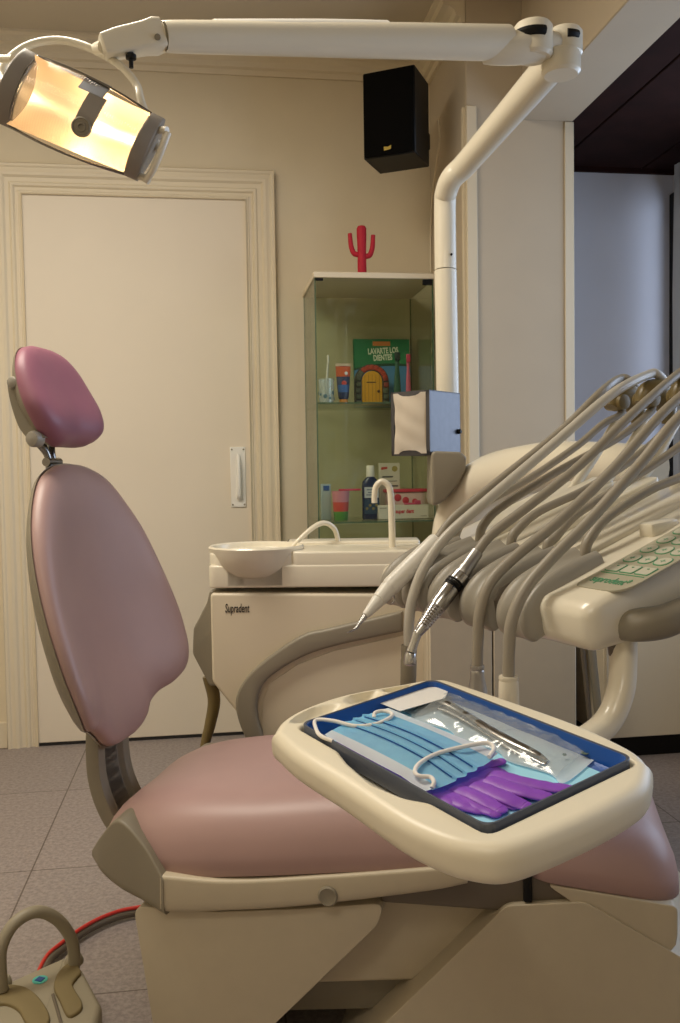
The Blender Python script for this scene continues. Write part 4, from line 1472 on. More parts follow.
L1 = [T(333, 741, lz + .001), T(321, 736, lz + .002), T(316, 729, lz + .001), T(316, 720, lz), T(334, 721, lz + .002), T(355, 726, lz + .001), T(376, 724, lz + .002), T(391, 717, lz + .003), T(391, 713, lz + .003), T(383, 711, lz + .003), T(375, 713, lz + .003), T(374, 718, lz + .001)]
L2 = [T(489, 757, lz), T(494, 748, lz + .002), T(486, 743, lz + .004), T(462, 747, lz + .005), T(436, 754, lz + .005), T(420, 763, lz + .004), T(415, 771, lz + .003), T(419, 776, lz + .002), T(430, 777, lz + .001), T(434, 782, lz), T(432, 788, lz - .003)]
for L_ in (L1, L2):
    bm = B(); tube(bm, L_, .0021, n=10, sm=7); bm.transform(MF.I @ TF.M); obj('ear_loop', bm, M['loop'], mk)
# pouch with steel instruments inside
pz = ZF + .0025
def pq(z): return [T(p[0], p[1], z) for p in ((392, 708), (446, 686), (606, 750), (566, 784))]
PF = Frame(TF.M @ Vector((*T(495, 735, pz).xy, ZF + .001)), TF.r)
po = thing('sterilization_pouch', 'clear crinkled pouch holding steel instruments at the far side of the blue tray', 'pouch', PF)
Q = pq(pz)
def ppt(u, v, dz=0.0):
    p = Q[0].lerp(Q[1], u).lerp(Q[3].lerp(Q[2], u), v)
    e_ = .004 * math.sin(v * 23) * (1 if u < .5 else -1) * abs(2 * u - 1) ** 8
    p = p + Vector((e_, e_, 0)); p.z += dz; return p
bm = B(); grid(bm, lambda s, t: ppt((s + 1) / 2, .02 + .98 * (t + 1) / 2, .0004 * noise.noise(ppt((s + 1) / 2, (t + 1) / 2) * 40)), 24, 40)
bmesh.ops.solidify(bm, geom=bm.faces[:], thickness=.0003); bm.transform(PF.I @ TF.M); obj('paper_back', bm, M['pouchpaper'], po)
def film(s, t):
    u, v = (s + 1) / 2, .02 + .93 * (t + 1) / 2
    h = max(0, 1 - abs(2 * u - 1.02) ** 3) * max(0, 1 - abs(2 * v - .98) ** 5)
    p = ppt(u, v)
    nz = noise.noise(Vector((p.x * 55, p.y * 55, 1))) * .55 + noise.noise(Vector((p.x * 130, p.y * 130, 4))) * .2 + abs(noise.noise(Vector((p.x * 80, p.y * 40, 9)))) * .7
    return ppt(u, v, .0016 + .0085 * h + .0034 * nz * min(1, h * 2))
bm = B(); grid(bm, film, 70, 110); bm.transform(PF.I @ TF.M); obj('clear_film', bm, M['film'], po, smooth=30)
fp = [T(p[0], p[1], pz + .010) for p in ((380, 703), (440, 682), (450, 686), (445, 698), (400, 711))]
bm = B(); slab(bm, [(p.x, p.y) for p in fp], pz + .0095, pz + .0101); bm.transform(PF.I @ TF.M); obj('flap', bm, M['flap'], po, label='white paper flap')
e_ = T(585, 753, pz + .004)
bm = B(); lathe(bm, [(.004, 0), (.004, .0008), (.0026, .0008), (.0026, .0002)], n=20, mtx=Matrix.Translation(e_)); bm.transform(PF.I @ TF.M); obj('printed_ring', bm, paint('#5a6a5c'), po)
e_ = T(564.5, 755, pz + .004)
bm = B(); lathe(bm, [(.002, 0), (.002, .0008), (0, .0008)], n=14, mtx=Matrix.Translation(e_)); bm.transform(PF.I @ TF.M); obj('printed_dot', bm, paint('#2f5a4a'), po)
iz = pz + .0042
def rod(name, label, pts, rs, m=M['metal'], flat=1.0, up_=(0, 0, 1)):
    bm = B(); tube(bm, [T(p[0], p[1], iz + p[2]) for p in pts], rs, n=14, sm=6, flat=flat, up=up_)
    return bm
bm = rod('t', '', [(437, 702, .001), (445, 703, .003), (462, 712, .003), (485, 727, .003), (512, 742, .003), (535, 753, .002), (547, 760, .000)], [.0046, .0066, .0048, .0060, .0058, .0045, .0015], M['chrome'], flat=.5)
tube(bm, [T(440, 708, iz), T(452, 712, iz + .0005), T(478, 727, iz), T(510, 747, iz), T(535, 759, iz), T(546, 762, iz)], [.0042, .0052, .004, .0046, .0034, .001], n=12, sm=6, flat=.4)
top_thing('steel_tweezers', bm, M['chrome'], 'broad steel tweezers inside the clear pouch, dark bent end at left', 'tweezers')
bm = B(); tube(bm, [T(488, 733, iz), T(500, 741, iz), T(520, 752, iz), T(540, 763, iz), T(545, 764, iz + .001), T(549, 761, iz + .002)], [.0016, .0019, .0019, .0017, .0013, .0008], n=12, sm=6)
top_thing('dental_probe', bm, M['metal'], 'thin bright steel probe beside the tweezers inside the clear pouch', 'dental probe')
# ======================================================= GLASS CABINET
GY0, GY1 = 3.12, 3.485
gx0, gx1 = Cy(314.6, 290, GY0).x, Cy(433.5, 290, GY0).x
gzt = Cy(314.6, 277.5, GY0).z
GF = Frame(((gx0 + gx1) / 2, (GY0 + GY1) / 2, 0), Matrix.Identity(3))
gc = thing('glass_cabinet', 'tall glass display cabinet with cream top in the back corner', 'display cabinet', GF)
hx_ = (gx1 - gx0) / 2; hy_ = (GY1 - GY0) / 2
b = B(); box(b, (-hx_ - .004, -hy_ - .004, gzt), (hx_ + .004, hy_, gzt + .02), bev=.002, seg=1); obj('top_panel', b, M['casing'], gc)
b = B(); box(b, (-hx_ - .004, -hy_ - .004, 0), (hx_ + .004, hy_, .085), bev=.002, seg=1); obj('plinth', b, M['casing'], gc)
g = .004
for nm, lo, hi in (('front_glass', (-hx_ + .002, -hy_, .087), (hx_ - .002, -hy_ + g, gzt - .001)), ('back_glass', (-hx_ + .002, hy_ - g, .086), (hx_ - .002, hy_, gzt)),
                   ('side_glass', (-hx_, -hy_ + .006, .086), (-hx_ + g, hy_ - .005, gzt)), ('side_glass', (hx_ - g, -hy_ + .006, .086), (hx_, hy_ - .005, gzt))):
    b = B(); box(b, lo, hi); o = obj(nm, b, M['cabglass'], gc)
    b = B(); e_ = .0016
    if nm in ('front_glass', 'back_glass'):
        for x in (lo[0], hi[0]): box(b, (x - e_, lo[1] - .0003, lo[2]), (x + e_, hi[1] + .0003, hi[2]))
    else:
        for y_ in (lo[1], hi[1]): box(b, (lo[0] - .0003, y_ - e_, lo[2]), (hi[0] + .0003, y_ + e_, hi[2]))
    obj('polished_edge', b, M['cabedge'], o)
sz = [Cy(370, 402, GY0).z, Cy(370, 521.5, GY0).z, .47]
for z in sz:
    b = B(); box(b, (-hx_ + .006, -hy_ + .007, z - .005), (hx_ - .006, hy_ - .006, z)); s_ = obj('shelf', b, M['cabglass'], gc)
    b = B(); box(b, (-hx_ + .006, -hy_ + .0065, z - .0052), (hx_ - .006, -hy_ + .009, z + .0002)); obj('polished_edge', b, M['cabedge'], s_)
b = B(); box(b, (hx_ - .038, -hy_ - .003, gzt - .02), (hx_ - .004, -hy_ + .008, gzt - .002), bev=.001, seg=1); obj('hinge', b, M['black'], gc)
b = B(); box(b, (-hx_ + .002, -hy_ - .001, gzt - .010), (-hx_ + .03, -hy_ + .006, gzt - .002)); obj('stop', b, M['black'], gc)
S1, S2 = sz[0] + .0003, sz[1] + .0003
def wf(px, py, yy, z, rot=0): 
    v = Cy(px, py, yy); return Frame((v.x, yy, z), RZ(rot))
# cactus
cy_ = 3.2
CFm = wf(362, 266, cy_, gzt + .0202)
ct = thing('cactus_figure', 'small red three-armed cactus figure on top of the glass cabinet', 'ornament', CFm)
ch = Cy(360, 225.5, cy_).z - gzt - .02
b = B(); lathe(b, [(.014, .004), (.0165, .006), (.0155, ch * .5), (.0175, ch * .8), (.0175, ch - .012), (.013, ch - .003), (.004, ch)], n=18); obj('trunk', b, M['cactus'], ct)
for sg, z0, zt_, ox in ((-1, .43, .84, .040), (1, .40, .82, .040)):
    b = B(); tube(b, [(sg * .010, 0, ch * z0), (sg * .028, 0, ch * (z0 + .03)), (sg * (ox - .003), 0, ch * (z0 + .14)), (sg * ox, 0, ch * (z0 + .25)), (sg * (ox + .002), 0, ch * zt_)], [.010, .0095, .009, .0085, .0075], n=12, sm=6); obj('arm', b, M['cactus'], ct)
b = B(); lathe(b, [(.030, 0), (.030, .003), (.026, .005), (0, .005)], n=20); obj('base', b, paint('#c9818a'), ct)
b = B(); box(b, (-.02, -.004, 0), (.02, .004, .007), bev=.003)
bmesh.ops.translate(b, verts=b.verts, vec=Cy(371, 268, cy_ - .02).to_tuple()[:2] + (gzt + .0202,))
recentre(tag(obj('clip', b, paint('#b06a62')), 'tiny reddish clip lying to the right of the cactus', 'clip'))
# book
BY = 3.40
bx0, bx1 = Cy(355, 390, BY).x, Cy(411, 390, BY).x
bz1 = Cy(383, 338, BY).z
BF = Frame(((bx0 + bx1) / 2, BY, S1), Matrix.Rotation(R(-5), 3, 'X'))
bk = thing('picture_book', 'green children\'s book with white title leaning behind the yellow door', 'book', BF)
bw2 = (bx1 - bx0) / 2; bhh = bz1 - S1
b = B(); box(b, (-bw2, 0, 0), (bw2, .003, bhh)); box(b, (-bw2, .015, 0), (bw2, .018, bhh)); box(b, (-bw2, 0, 0), (-bw2 + .003, .018, bhh)); cvv = obj('cover', b, paint('#1d7a4a'), bk)
b = B(); box(b, (-bw2 + .003, .003, .003), (bw2 - .003, .015, bhh - .003)); obj('pages', b, M['napkin'], bk)
b = B(); pts = [(-bw2, 0), (bw2, 0), (bw2, bhh * .60)] + [(bw2 - 2 * bw2 * k / 12, bhh * (.60 + .03 * math.sin(PI * k / 12) - .06 * k / 12)) for k in range(1, 13)]
slab(b, pts, -.0008, .001, f=lambda x, y, z: (x, z, y)); obj('sky_print', b, paint('#4a86b4'), cvv)
b = B(); pts = [(-bw2, bhh * .6 - bhh * .06)] + [(-bw2 + 2 * bw2 * k / 12, bhh * (.54 + .06 * k / 12 + .03 * math.sin(PI * k / 12))) for k in range(1, 13)] + [(bw2 - 2 * bw2 * k / 12, bhh * (.63 + .04 * math.sin(PI * k / 12) - .06 * k / 12)) for k in range(0, 13)]
slab(b, pts, -.001, .001, f=lambda x, y, z: (x, z, y)); obj('curve_print', b, paint('#14452f'), cvv)
text('title', 'LAVARTE LOS', .031, paint('#dfe6cf'), cvv, face_m((.006, -.0006, bhh * .79), (1, 0, .06), (0, 0, 1)), sx=.62, bold=.0010, align='CENTER')
text('title', 'DIENTES', .031, paint('#dfe6cf'), cvv, face_m((.004, -.0006, bhh * .69), (1, 0, .06), (0, 0, 1)), sx=.62, bold=.0010, align='CENTER')
b = B(); box(b, (-.034, -.0012, bhh * .90), (.034, .001, bhh * .965)); obj('series_label', b, paint('#d0803a'), cvv)
# arch of stones and the yellow door in front of the book
YD = 3.33
dx0, dx1 = Cy(361.5, 395, YD).x, Cy(382, 395, YD).x
dzt = Cy(373, 370, YD).z
AFm = Frame(((dx0 + dx1) / 2, YD, S1), RZ(R(6)))
ad = thing('toy_door', 'small arched yellow toy door framed by grey and red stones', 'toy door', AFm)
dw = (dx1 - dx0) / 2; dh = dzt - S1 - .004
def archo(w, h, n=14, z0=0.0): return [(-w, z0), (w, z0), (w, h - w)] + [(w * math.cos(PI * k / n), h - w + w * math.sin(PI * k / n)) for k in range(1, n)] + [(-w, h - w)]
b = B(); slab(b, archo(dw, dh, z0=.004), -.008, .002, r=.001, f=lambda x, y, z: (x, z, y)); yd_ = obj('door_leaf', b, paint('#e0a41e'), ad)
b = B()
for k in (-2, -1, 0, 1, 2):
    box(b, (k * dw * .36 - .0008, -.0085, .006), (k * dw * .36 + .0008, -.0078, dh - dw * .35))
obj('plank_lines', b, paint('#a87716'), yd_)
b = B(); lathe(b, [(.005, 0), (.0055, .004), (.003, .007), (0, .007)], n=14, mtx=axis_m((dw * .62, -.008, dh * .42), (0, -1, 0))); obj('knob', b, paint('#5a3a16'), yd_)
b = B(); box(b, (-.022, -.0088, dh * .66), (.014, -.0078, dh * .69)); obj('name_print', b, paint('#5a4214'), yd_)
ow = dw + .028; oh = dh + .026
out_ = [(-ow, 0), (-dw - .002, 0), (-dw - .002, dh - dw)] + [((dw + .002) * math.cos(PI * (1 - k / 14)), dh - dw + (dw + .002) * math.sin(PI * k / 14)) for k in range(1, 14)] + [(dw + .002, dh - dw), (dw + .002, 0), (ow, 0), (ow, oh - ow)] + [(ow * math.cos(PI * k / 14), oh - ow + ow * math.sin(PI * k / 14)) for k in range(1, 14)] + [(-ow, oh - ow)]
b = B(); slab(b, out_, -.004, .006, f=lambda x, y, z: (x, z, y)); fr_ = obj('stone_frame', b, paint('#4c4a40'), ad)
random.seed(3)
stones = []
for k in range(5):
    for sg in (-1, 1): stones.append((sg * (dw + .0145 + random.uniform(-.002, .002)), .012 + k * .0225, 0, '#56604c' if sg < 0 or k < 3 else '#8c4030'))
for k in range(1, 10):
    a = PI * k / 10; stones.append(((dw + .0145) * math.cos(a), dh - dw + (dw + .013) * math.sin(a), a, '#b0432a' if k < 8 else '#5c604e'))
for x, z, a, c_ in stones:
    b = B(); t = B(); box(t, (-.0095, -.011, -.009), (.0095, -.003, .009), bev=.004); merge(b, t, Matrix.Translation((x, 0, z)) @ Matrix.Rotation(-a, 4, 'Y')); obj('stone', b, paint(c_), fr_)
b = B(); slab(b, round_poly([(-dw * 1.7, -.016), (dw * 1.6, -.016), (dw * 1.6, .008), (-dw * 1.7, .008)], .004, 3), 0, .004); obj('foot', b, paint('#8a8468'), ad)
# tube of toothpaste standing on its cap
tx = wf(343.5, 398, 3.26, S1)
tp = thing('toothpaste_tube', 'dark blue and orange toothpaste tube standing on its cap', 'toothpaste tube', tx)
th_ = Cy(343, 363.5, 3.26).z - S1
def tubeo(z, w, d): return [(w * math.cos(a), d * math.sin(a), z) for a in [2 * PI * k / 24 for k in range(24)]]
b = B(); lathe(b, [(.015, 0), (.0155, .003), (.0155, .018), (.013, .022)], n=20); obj('cap', b, paint('#d78a2e'), tp)
b = B(); loft(b, [tubeo(.020, .015, .015), tubeo(.026, .019, .018), tubeo(th_ * .55, .024, .012), tubeo(th_ * .9, .027, .003), tubeo(th_ * .94, .027, .0015)]); tb_ = obj('body', b, paint('#26365e'), tp)
b = B(); box(b, (-.028, -.0015, th_ * .93), (.028, .0015, th_), bev=.0005, seg=1); obj('crimp', b, paint('#cdb9a2'), tp)
b = B(); loft(b, [tubeo(th_ * .68, .0258, .0088), tubeo(th_ * .82, .0268, .0055), tubeo(th_ * .93, .0274, .0024)]); obj('orange_band', b, paint('#cc5a28'), tb_)
b = B(); lathe(b, [(.009, 0), (.009, .002), (0, .003)], n=18, mtx=axis_m((.001, -.0115, th_ * .52), (0, -1, 0))); obj('print', b, paint('#c8443a'), tb_)
b = B(); lathe(b, [(.006, 0), (.006, .002), (0, .003)], n=18, mtx=axis_m((.010, -.0075, th_ * .76), (0, -1, 0))); obj('print', b, paint('#e0e4ea'), tb_)
b = B(); loft(b, [tubeo(.045, .0205, .0172), tubeo(.060, .0216, .0160), tubeo(.072, .0225, .0148)]); obj('blue_band', b, paint('#2f62a8'), tb_)
# tumbler with brush at the left, brushes at the right
tx = wf(326.5, 398, 3.22, S1)
tm = thing('glass_tumbler', 'small clear tumbler with dull blue print at the left of the upper shelf', 'tumbler', tx)
hh2 = Cy(326, 379, 3.22).z - S1
b = B(); lathe(b, [(.024, 0), (.026, .002), (.029, hh2), (.0275, hh2), (.0245, .006), (0, .005)], n=26); obj('cup', b, M['film'], tm)
b = B()
for k in range(10):
    a = 2 * PI * k / 10; r_ = .0275
    lathe(b, [(.006 + .002 * math.sin(k * 3), -.0005), (.005, .0012), (0, .0014)], n=8, mtx=axis_m((r_ * math.cos(a), r_ * math.sin(a), .02 + .02 * ((k * 7) % 4) / 3), (math.cos(a), math.sin(a), 0)))
obj('print', b, paint('#5f7f8e'), tm)
tbm = B(); p = tx.o
tube(tbm, [(p.x - .008, p.y, S1 + .008), (p.x + .002, p.y, S1 + .09), (p.x + .007, p.y, S1 + .15)], [.0035, .004, .0035], n=10)
box(tbm, (p.x + .004, p.y - .008, S1 + .145), (p.x + .011, p.y + .006, S1 + .175), bev=.002)
recentre(tag(obj('toothbrush', tbm, paint('#d8d6ca')), 'pale toothbrush standing in the clear tumbler', 'toothbrush'))
def brush(px, ptop, col, name, label, w, yy, col2):
    f = wf(px, 398, yy, S1); t = thing(name, label, 'toothbrush', f); h_ = Cy(px, ptop, yy).z - S1
    b = B(); rings = []
    for s, ww, dd in ((0, .8, .6), (.02, 1, .7), (.3, 1.0, .7), (.55, .8, .6), (.7, .55, .5), (.8, .6, .5), (.98, .8, .4), (1, .6, .3)):
        rings.append([(w * ww * math.cos(a), w * .6 * dd * math.sin(a), h_ * s) for a in [2 * PI * k / 14 for k in range(14)]])
    loft(b, rings); h = obj('handle', b, paint(col), t)
    b = B(); box(b, (-w * .7, -w * 1.1, h_ * .84), (w * .7, -w * .2, h_ * .98), bev=.001); obj('bristles', b, paint(col2), t)
brush(397.5, 352, '#2c5a44', 'toothbrush', 'dark green chunky toothbrush standing in front of the book', .0135, 3.30, '#1d3328')
brush(408.5, 354, '#c9607c', 'toothbrush', 'pink toothbrush standing at the right end of the book', .0095, 3.28, '#c23a58')
# ---- lower shelf
tx = wf(341, 518, 3.25, S2)
cp_ = thing('plastic_cup', 'pink, red and green plastic cup at the left of the lower shelf', 'cup', tx)
chh = Cy(341, 491, 3.25).z - S2
ck = [(.0245, 0), (.027, .25), (.029, .55), (.0325, 1.0)]
def rr(f):
    for (a, fa), (c_, fc) in zip(ck, ck[1:]):
        if f <= fc: return a + (c_ - a) * (f - fa) / (fc - fa)
    return ck[-1][0]
b = B(); lathe(b, [(.024, 0), (rr(0), .001), (rr(.3), chh * .3), (rr(.3) - .0015, chh * .3), (rr(0) - .0015, .004), (0, .004)], n=28); obj('cup_base', b, paint('#55913f'), cp_)
b = B(); lathe(b, [(rr(.3), chh * .3), (rr(.62), chh * .62), (rr(.62) - .0015, chh * .62), (rr(.3) - .0015, chh * .3)], n=28); b2 = obj('cup_middle', b, paint('#cf4a44'), cp_)
b = B(); lathe(b, [(rr(.62), chh * .62), (rr(1), chh), (rr(1) - .0015, chh), (rr(.62) - .0015, chh * .62)], n=28); obj('cup_rim', b, paint('#d58a9a'), cp_)
b = B(); tx2 = wf(351, 491, 3.25, S2 + chh + .0004)
slab(b, round_poly([(-.045, -.012), (.036, -.010), (.036, .012), (-.045, .012)], .006, 4), 0, .007, r=.002)
b.transform(tx2.M); recentre(tag(obj('toothbrush_cover', b, paint('#d23e5a')), 'flat pink red strip lying across the plastic cup', 'brush cover'))
b = B(); tx2 = wf(326.5, 486, 3.30, S2); hz_ = Cy(326, 484, 3.3).z - S2
box(b, (-.02, 0, 0), (.016, .03, hz_), bev=.002); b.transform(tx2.M)
sb = recentre(tag(obj('small_box', b, paint('#a9b9bd')), 'small pale box with a blue mark behind the plastic cup', 'box'))
b = B(); box(b, (-.010, -.0168, hz_ - .024), (.012, -.0150, hz_ - .006)); obj('blue_mark', b, paint('#3a5f9c'), sb)
# mouthwash
tx = wf(371, 519, 3.27, S2)
mw = thing('mouthwash_bottle', 'dark blue mouthwash bottle with cream cap and white label', 'bottle', tx)
mh = Cy(371, 465.5, 3.27).z - S2
e2 = lambda z, w, d: [(w * math.copysign(abs(math.cos(a)) ** .7, math.cos(a)), d * math.copysign(abs(math.sin(a)) ** .7, math.sin(a)), z) for a in [2 * PI * k / 28 for k in range(28)]]
b = B(); loft(b, [e2(0, .030, .018), e2(.004, .032, .020), e2(mh * .62, .0325, .020), e2(mh * .70, .030, .019), e2(mh * .77, .017, .015), e2(mh * .79, .0135, .0135)]); bb_ = obj('body', b, paint('#1b2c52', .2), mw)
b = B(); lathe(b, [(.0145, mh * .79), (.0155, mh * .80), (.0145, mh * .98), (.013, mh), (0, mh)], n=22); obj('cap', b, M['white'], mw)
b = B(); slab(b, [(-.026, mh * .40), (.026, mh * .40), (.026, mh * .60), (-.026, mh * .60)], -.0212, -.017, f=lambda x, y, z: (x, z, y)); lb = obj('label_plate', b, paint('#c8ccd0'), bb_)
b = B()
for k, (w_, z_) in enumerate(((.018, .55), (.014, .50), (.02, .455))): box(b, (-w_, -.0218, mh * z_ - .002), (w_ * .7, -.0210, mh * z_ + .002))
obj('label_print', b, paint('#6a7288'), lb)
b = B(); slab(b, [(-.027, mh * .10), (.027, mh * .10), (.027, mh * .38), (-.027, mh * .38)], -.0208, -.017, f=lambda x, y, z: (x, z, y)); l2_ = obj('picture_label', b, paint('#23415c'), bb_)
b = B()
for k in range(4): lathe(b, [(.0055, 0), (.005, .0012), (0, .0014)], n=10, mtx=axis_m((-.018 + .012 * k, -.0206, mh * (.2 + .06 * (k % 2))), (0, -1, 0)))
obj('picture_print', b, paint('#8a7a48'), l2_)
# white leaflet box, card box and pink lidded container
tx = wf(390, 519, 3.36, S2)
lb = thing('leaflet_box', 'upright white printed box behind the mouthwash bottle', 'box', tx); lh = Cy(390, 463, 3.36).z - S2
b = B(); box(b, (-.040, -.012, 0), (.038, .012, lh), bev=.0015, seg=1); lbb = obj('carton', b, paint('#d9d4c6'), lb)
b = B(); slab(b, round_poly([(-.034, lh - .026), (-.010, lh - .022), (-.010, lh - .014), (-.034, lh - .016)], .003, 3), -.0128, -.011, f=lambda x, y, z: (x, z, y)); obj('red_mark', b, paint('#c2453a'), lbb)
b = B(); lathe(b, [(.011, 0), (.011, .0008), (0, .001)], n=20, mtx=axis_m((.018, -.012, lh - .022), (0, -1, 0))); obj('emblem', b, paint('#a79a56'), lbb)
b = B()
for z_, x0_, x1_ in ((.050, -.03, .012), (.053, -.03, .010), (.068, -.01, .026), (.085, .0, .03), (.088, .004, .03)): box(b, (x0_, -.0128, lh - z_ - .0018), (x1_, -.0118, lh - z_ + .0008))
obj('print_lines', b, paint('#4a4c4e'), lbb)
tx = wf(403, 520, 3.24, S2)
cb2 = thing('card_box', 'low white card box with red lettering at the right of the lower shelf', 'box', tx)
cx0 = Cy(378, 510, 3.24).x - tx.o.x; cx1 = Cy(428, 510, 3.24).x - tx.o.x; chh = Cy(400, 505, 3.24).z - S2
b = B(); box(b, (cx0, -.012, 0), (cx1, .05, chh), bev=.0015, seg=1); cbb = obj('carton', b, paint('#dcd6c8'), cb2)
text('lettering', 'super dent', .021, paint('#c8374a'), cbb, face_m((.004, -.0124, chh * .42), (1, 0, 0), (0, 0, 1)), sx=.75, bold=.0007, align='CENTER')
b = B(); box(b, (cx0 + .004, -.0126, chh - .012), (cx0 + .03, -.0118, chh - .008)); box(b, (cx1 - .03, -.0126, .008), (cx1 - .008, -.0118, .011)); obj('print_lines', b, paint('#a8a090'), cbb)
tx = wf(404, 500, 3.35, S2)
pc_ = thing('lidded_container', 'clear pink printed container with a red lid behind the low white box', 'container', tx)
qx0 = Cy(383, 500, 3.35).x - tx.o.x; qx1 = Cy(426, 500, 3.35).x - tx.o.x; qh = Cy(404, 492, 3.35).z - S2
b = B(); box(b, (qx0 + .008, -.03, 0), (qx1 - .012, .03, qh), bev=.006); tubb = obj('tub', b, paint('#d9b9b8'), pc_)
b = B(); box(b, (qx0, -.036, qh), (qx1, .036, qh + .012), bev=.004); obj('lid', b, paint('#cf3a52'), pc_)
b = B()
for x, z, r_ in ((-.03, .075, .014), (.0, .065, .013), (.035, .06, .011)): lathe(b, [(r_, 0), (r_ * .9, .001), (0, .0012)], n=16, mtx=axis_m((x, -.0302, min(z, qh - .016)), (0, -1, 0)))
obj('print', b, paint('#c4344a'), tubb)
tbm = B(); tx = wf(413, 502, 3.245, S2 + chh + .0003)
box(tbm, (-.034, -.006, 0), (.03, .006, .007), bev=.003); box(tbm, (.006, -.008, .005), (.028, .006, .016), bev=.003); tbm.transform(tx.M)
recentre(tag(obj('travel_brush', tbm, paint('#c84a70')), 'small pink brush lying on top of the low white box', 'brush'))

# ============================================================= SPEAKER
SD = 3.02
sp0 = C(415.5, 152, SD); sh_ = (C(413, 66, SD) - sp0).length
SF = Frame(sp0, RZ(-YAW - R(22)))
sp = thing('wall_speaker', 'black loudspeaker mounted high in the corner of the side wall', 'speaker', SF)
sw, sd_ = .185, .165
b = B(); box(b, (-sw, 0, 0), (0, sd_, sh_), bev=.003, seg=1); sb_ = obj('cabinet', b, M['black'], sp)
b = B(); box(b, (-sw + .004, -.010, .004), (-.004, .001, sh_ - .004), bev=.004); gr = obj('grille', b, M['blackcloth'], sp)
b = B(); o = round_poly([(-.012, 0), (.013, .003), (.015, .017), (.004, .012), (-.012, .014)], .002, 3)
slab(b, [(x - sw * .52, z + .016) for x, z in o], -.0112, -.0098, f=lambda x, y, z: (x, z, y)); obj('badge', b, M['gold'], gr)
b = B(); box(b, (-.09, sd_ - .002, sh_ * .35), (-.03, sd_ + .12, sh_ * .55), bev=.004); obj('bracket', b, M['black'], sp)
cv0 = Cy(421, 168, 3.47)
cb_ = B(); tube(cb_, [(sp0.x + .11, 3.12, cv0.z + .05), (cv0.x + .003, 3.2, cv0.z - .0), (XR - .012, 3.42, cv0.z - .1), (XR - .006, YB - .02, 1.9), (XR - .006, YB - .02, 1.2), (XR - .006, YB - .02, .12)], .0035, n=8, sm=5)
recentre(tag(obj('speaker_cable', cb_, M['casing']), 'thin pale cable running down the corner below the black speaker', 'cable'))

# ======================================================= LOW CABINETS
def lowcab(name, label, x0, x1, y0, y1, zt, split, hm=M['panel']):
    f = Frame(((x0 + x1) / 2, (y0 + y1) / 2, 0), Matrix.Identity(3)); t = thing(name, label, 'cabinet', f)
    hx, hy = (x1 - x0) / 2, (y1 - y0) / 2
    b = B(); box(b, (-hx + .01, -hy + .04, 0), (hx - .01, hy, .075)); obj('plinth', b, M['black'], t)
    b = B(); box(b, (-hx, -hy + .02, .075), (hx, hy, zt), bev=.002, seg=1); obj('carcass', b, hm, t)
    b = B(); box(b, (-hx - .004, -hy - .006, zt), (hx + .004, hy, zt + .025), bev=.005); obj('worktop', b, M['casing'], t)
    xs_ = [-hx] + [s - f.o.x for s in split] + [hx]
    for a, c_ in zip(xs_, xs_[1:]):
        b = B(); box(b, (a + .002, -hy, .08), (c_ - .002, -hy + .019, zt - .006), bev=.002, seg=1); d_ = obj('door', b, hm, t)
yA = 2.0
lowcab('low_cabinet', 'low pale cabinet with two doors carrying the thick support arm behind the delivery unit', Cy(429, 660, yA).x, Cy(577, 660, yA).x, yA, 2.42, .73, [Cy(493, 660, yA).x], M['basebody'])
yB_ = 2.93
lowcab('low_cabinet', 'low pale cabinet on a dark plinth at the right edge under the window', Cy(606, 700, yB_).x, XW - .02, yB_, 3.47, .52, [])
for i, (x, lab) in enumerate(((585, 'thin grey hose hanging in the gap, left one beside the low cabinet'), (594, 'thicker beige hose hanging in the gap between the low cabinets'))):
    v0, v1 = Cy(x - 3, 640, 2.86), Cy(x + 4, 712, 2.86)
    b = B(); tube(b, [v0 + Vector((0, 0, .12)), v0, v1, Vector((v1.x + .015, v1.y, .02))], .008 if i == 0 else .014, n=10, sm=5)
    recentre(tag(obj('drain_pipe', b, M['taupedark'] if i == 0 else M['taupe']), lab, 'hose'))

# ======================================================= FOOT CONTROL
FZ = .085
c0 = Cz(68, 958, FZ); c1 = Cz(1, 984, FZ)
uu = (c1 - c0); uu.z = 0; ang = math.atan2(uu.y, uu.x)
FF = Frame((c0.x, c0.y, 0), RZ(ang))    # x along the rear edge to the left, y towards the front
ft = thing('foot_control', 'beige foot control with loop handle and two ribbed pads on the floor', 'foot control', FF)
fx = lambda px, py, z=FZ: FF.on(px, py, 2, z)
e1_ = fx(101, 1004)
sgn = 1 if e1_.y > 0 else -1
ol = round_poly([tuple(fx(*p)[:2]) for p in ((66, 955), (82, 967), (102, 1004), (88, 1052), (20, 1085), (-70, 1062), (-40, 1002))], [.015, .02, .025, .03, .04, .05, .05], 6)
b = B(); slab(b, ol, 0, FZ, r=.012, rb=.004); obj('body', b, M['footgrey'], ft)
hl = [(2, 990, .0), (0, 962, .0), (2, 945, 0), (12, 926, 0), (27, 914.5, 0), (42, 912, 0), (58, 920, 0), (70, 936, 0), (74, 952, 0), (74, 968, 0)]
yb = fx(70, 962).y
b = B(); tube(b, [FF.on(px, py, 1, yb + sgn * .02) for px, py, _ in hl], .0115, n=16, sm=6); obj('loop_handle', b, M['footgrey'], ft)
for px, py in ((74, 962), (2, 984)):
    v = fx(px, py); b = B(); lathe(b, [(.018, FZ - .002), (.018, FZ + .004), (.015, FZ + .012), (.0125, FZ + .014)], n=18, mtx=Matrix.Translation((v.x, v.y, 0))); obj('collar', b, M['footgrey'], ft)
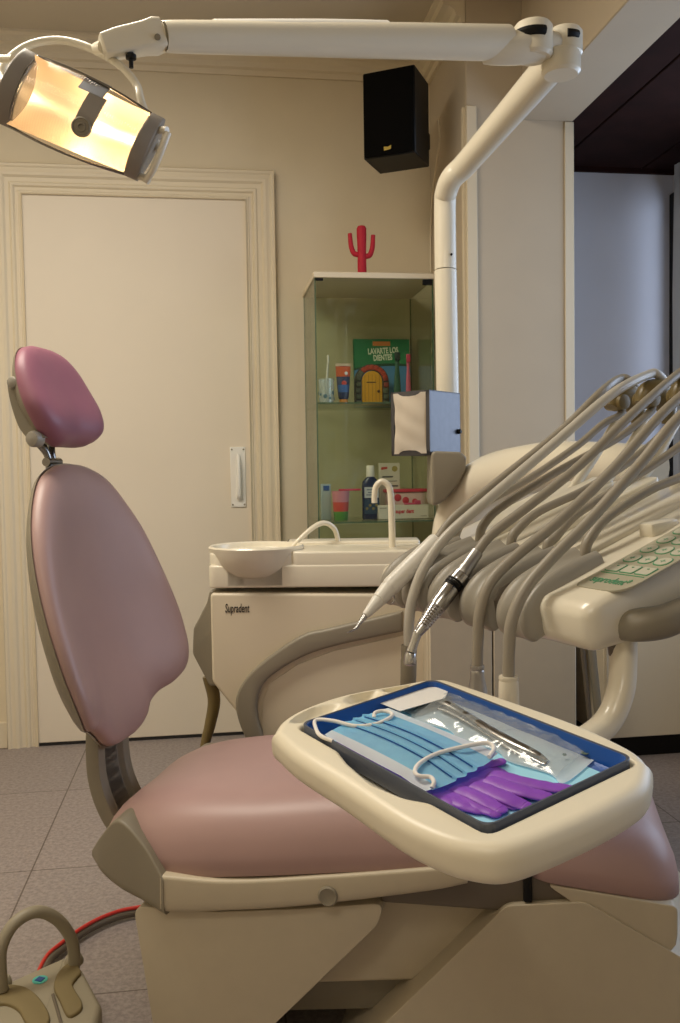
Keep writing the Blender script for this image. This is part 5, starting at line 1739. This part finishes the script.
def pad(pts):
    o = cr_closed([(fx(*p).x, fx(*p).y) for p in pts], 5)
    b = B(); slab(b, o, FZ - .002, FZ + .007, r=.004, rb=0); p_ = obj('pedal_pad', b, M['padolive'], ft)
pad([(75, 964), (81, 974), (77, 980), (73, 988), (82, 1004), (80, 1013), (68, 1018), (60, 1003), (54, 990), (57, 977), (66, 967)])
pad([(-15, 988), (8, 987), (26, 990), (40, 1001), (50, 1020), (40, 1034), (27, 1026), (18, 1012), (4, 1006), (-15, 1009)])
b = B(); g0, g1 = fx(53, 995), fx(66, 1040); tube(b, [(g0.x, g0.y, FZ + .0005), (g1.x, g1.y, FZ + .0005)], .003, n=8, sm=0); obj('seam', b, M['taupedark'], ft)
v = fx(40, 980); b = B(); lathe(b, [(.014, FZ), (.014, FZ + .0012), (0, FZ + .0014)], n=24, mtx=Matrix.Translation((v.x, v.y, 0)) ); bd_ = obj('badge', b, M['teal'], ft)
b = B(); t = B(); box(t, (-.007, -.007, FZ + .001), (.007, .007, FZ + .0022)); merge(b, t, Matrix.Translation((v.x, v.y, 0)) @ Matrix.Rotation(.5, 4, 'Z')); obj('blue_square', b, paint('#1f4f8f'), bd_)
# hoses from the foot control to the chair
def fl(px, py, z): return Cz(px, py, z)
b = B(); tube(b, [fl(28, 1012, .014), fl(38, 985, .014), fl(48, 962, .014), fl(60, 950, .014), fl(85, 931, .014), (fl(110, 919, .014)), fl(136, 912, .014), fl(190, 907, .014), fl(228, 925, .014), fl(246, 962, .014)], .0095, n=12, sm=7)
recentre(tag(obj('foot_control_hose', b, M['taupedark']), 'dark grey ribbed hose curving over the floor from the foot control', 'hose'))
b = B(); tube(b, [fl(24, 1010, .02), fl(35, 980, .022), fl(46, 957, .024), fl(60, 944, .026), fl(85, 926, .026), fl(110, 914, .026), fl(136, 907.5, .026), fl(190, 902, .026), fl(234, 922, .026), fl(252, 960, .026)], .0042, n=10, sm=7)
recentre(tag(obj('red_cable', b, M['red']), 'thin red cable lying along the grey hose on the floor', 'cable'))
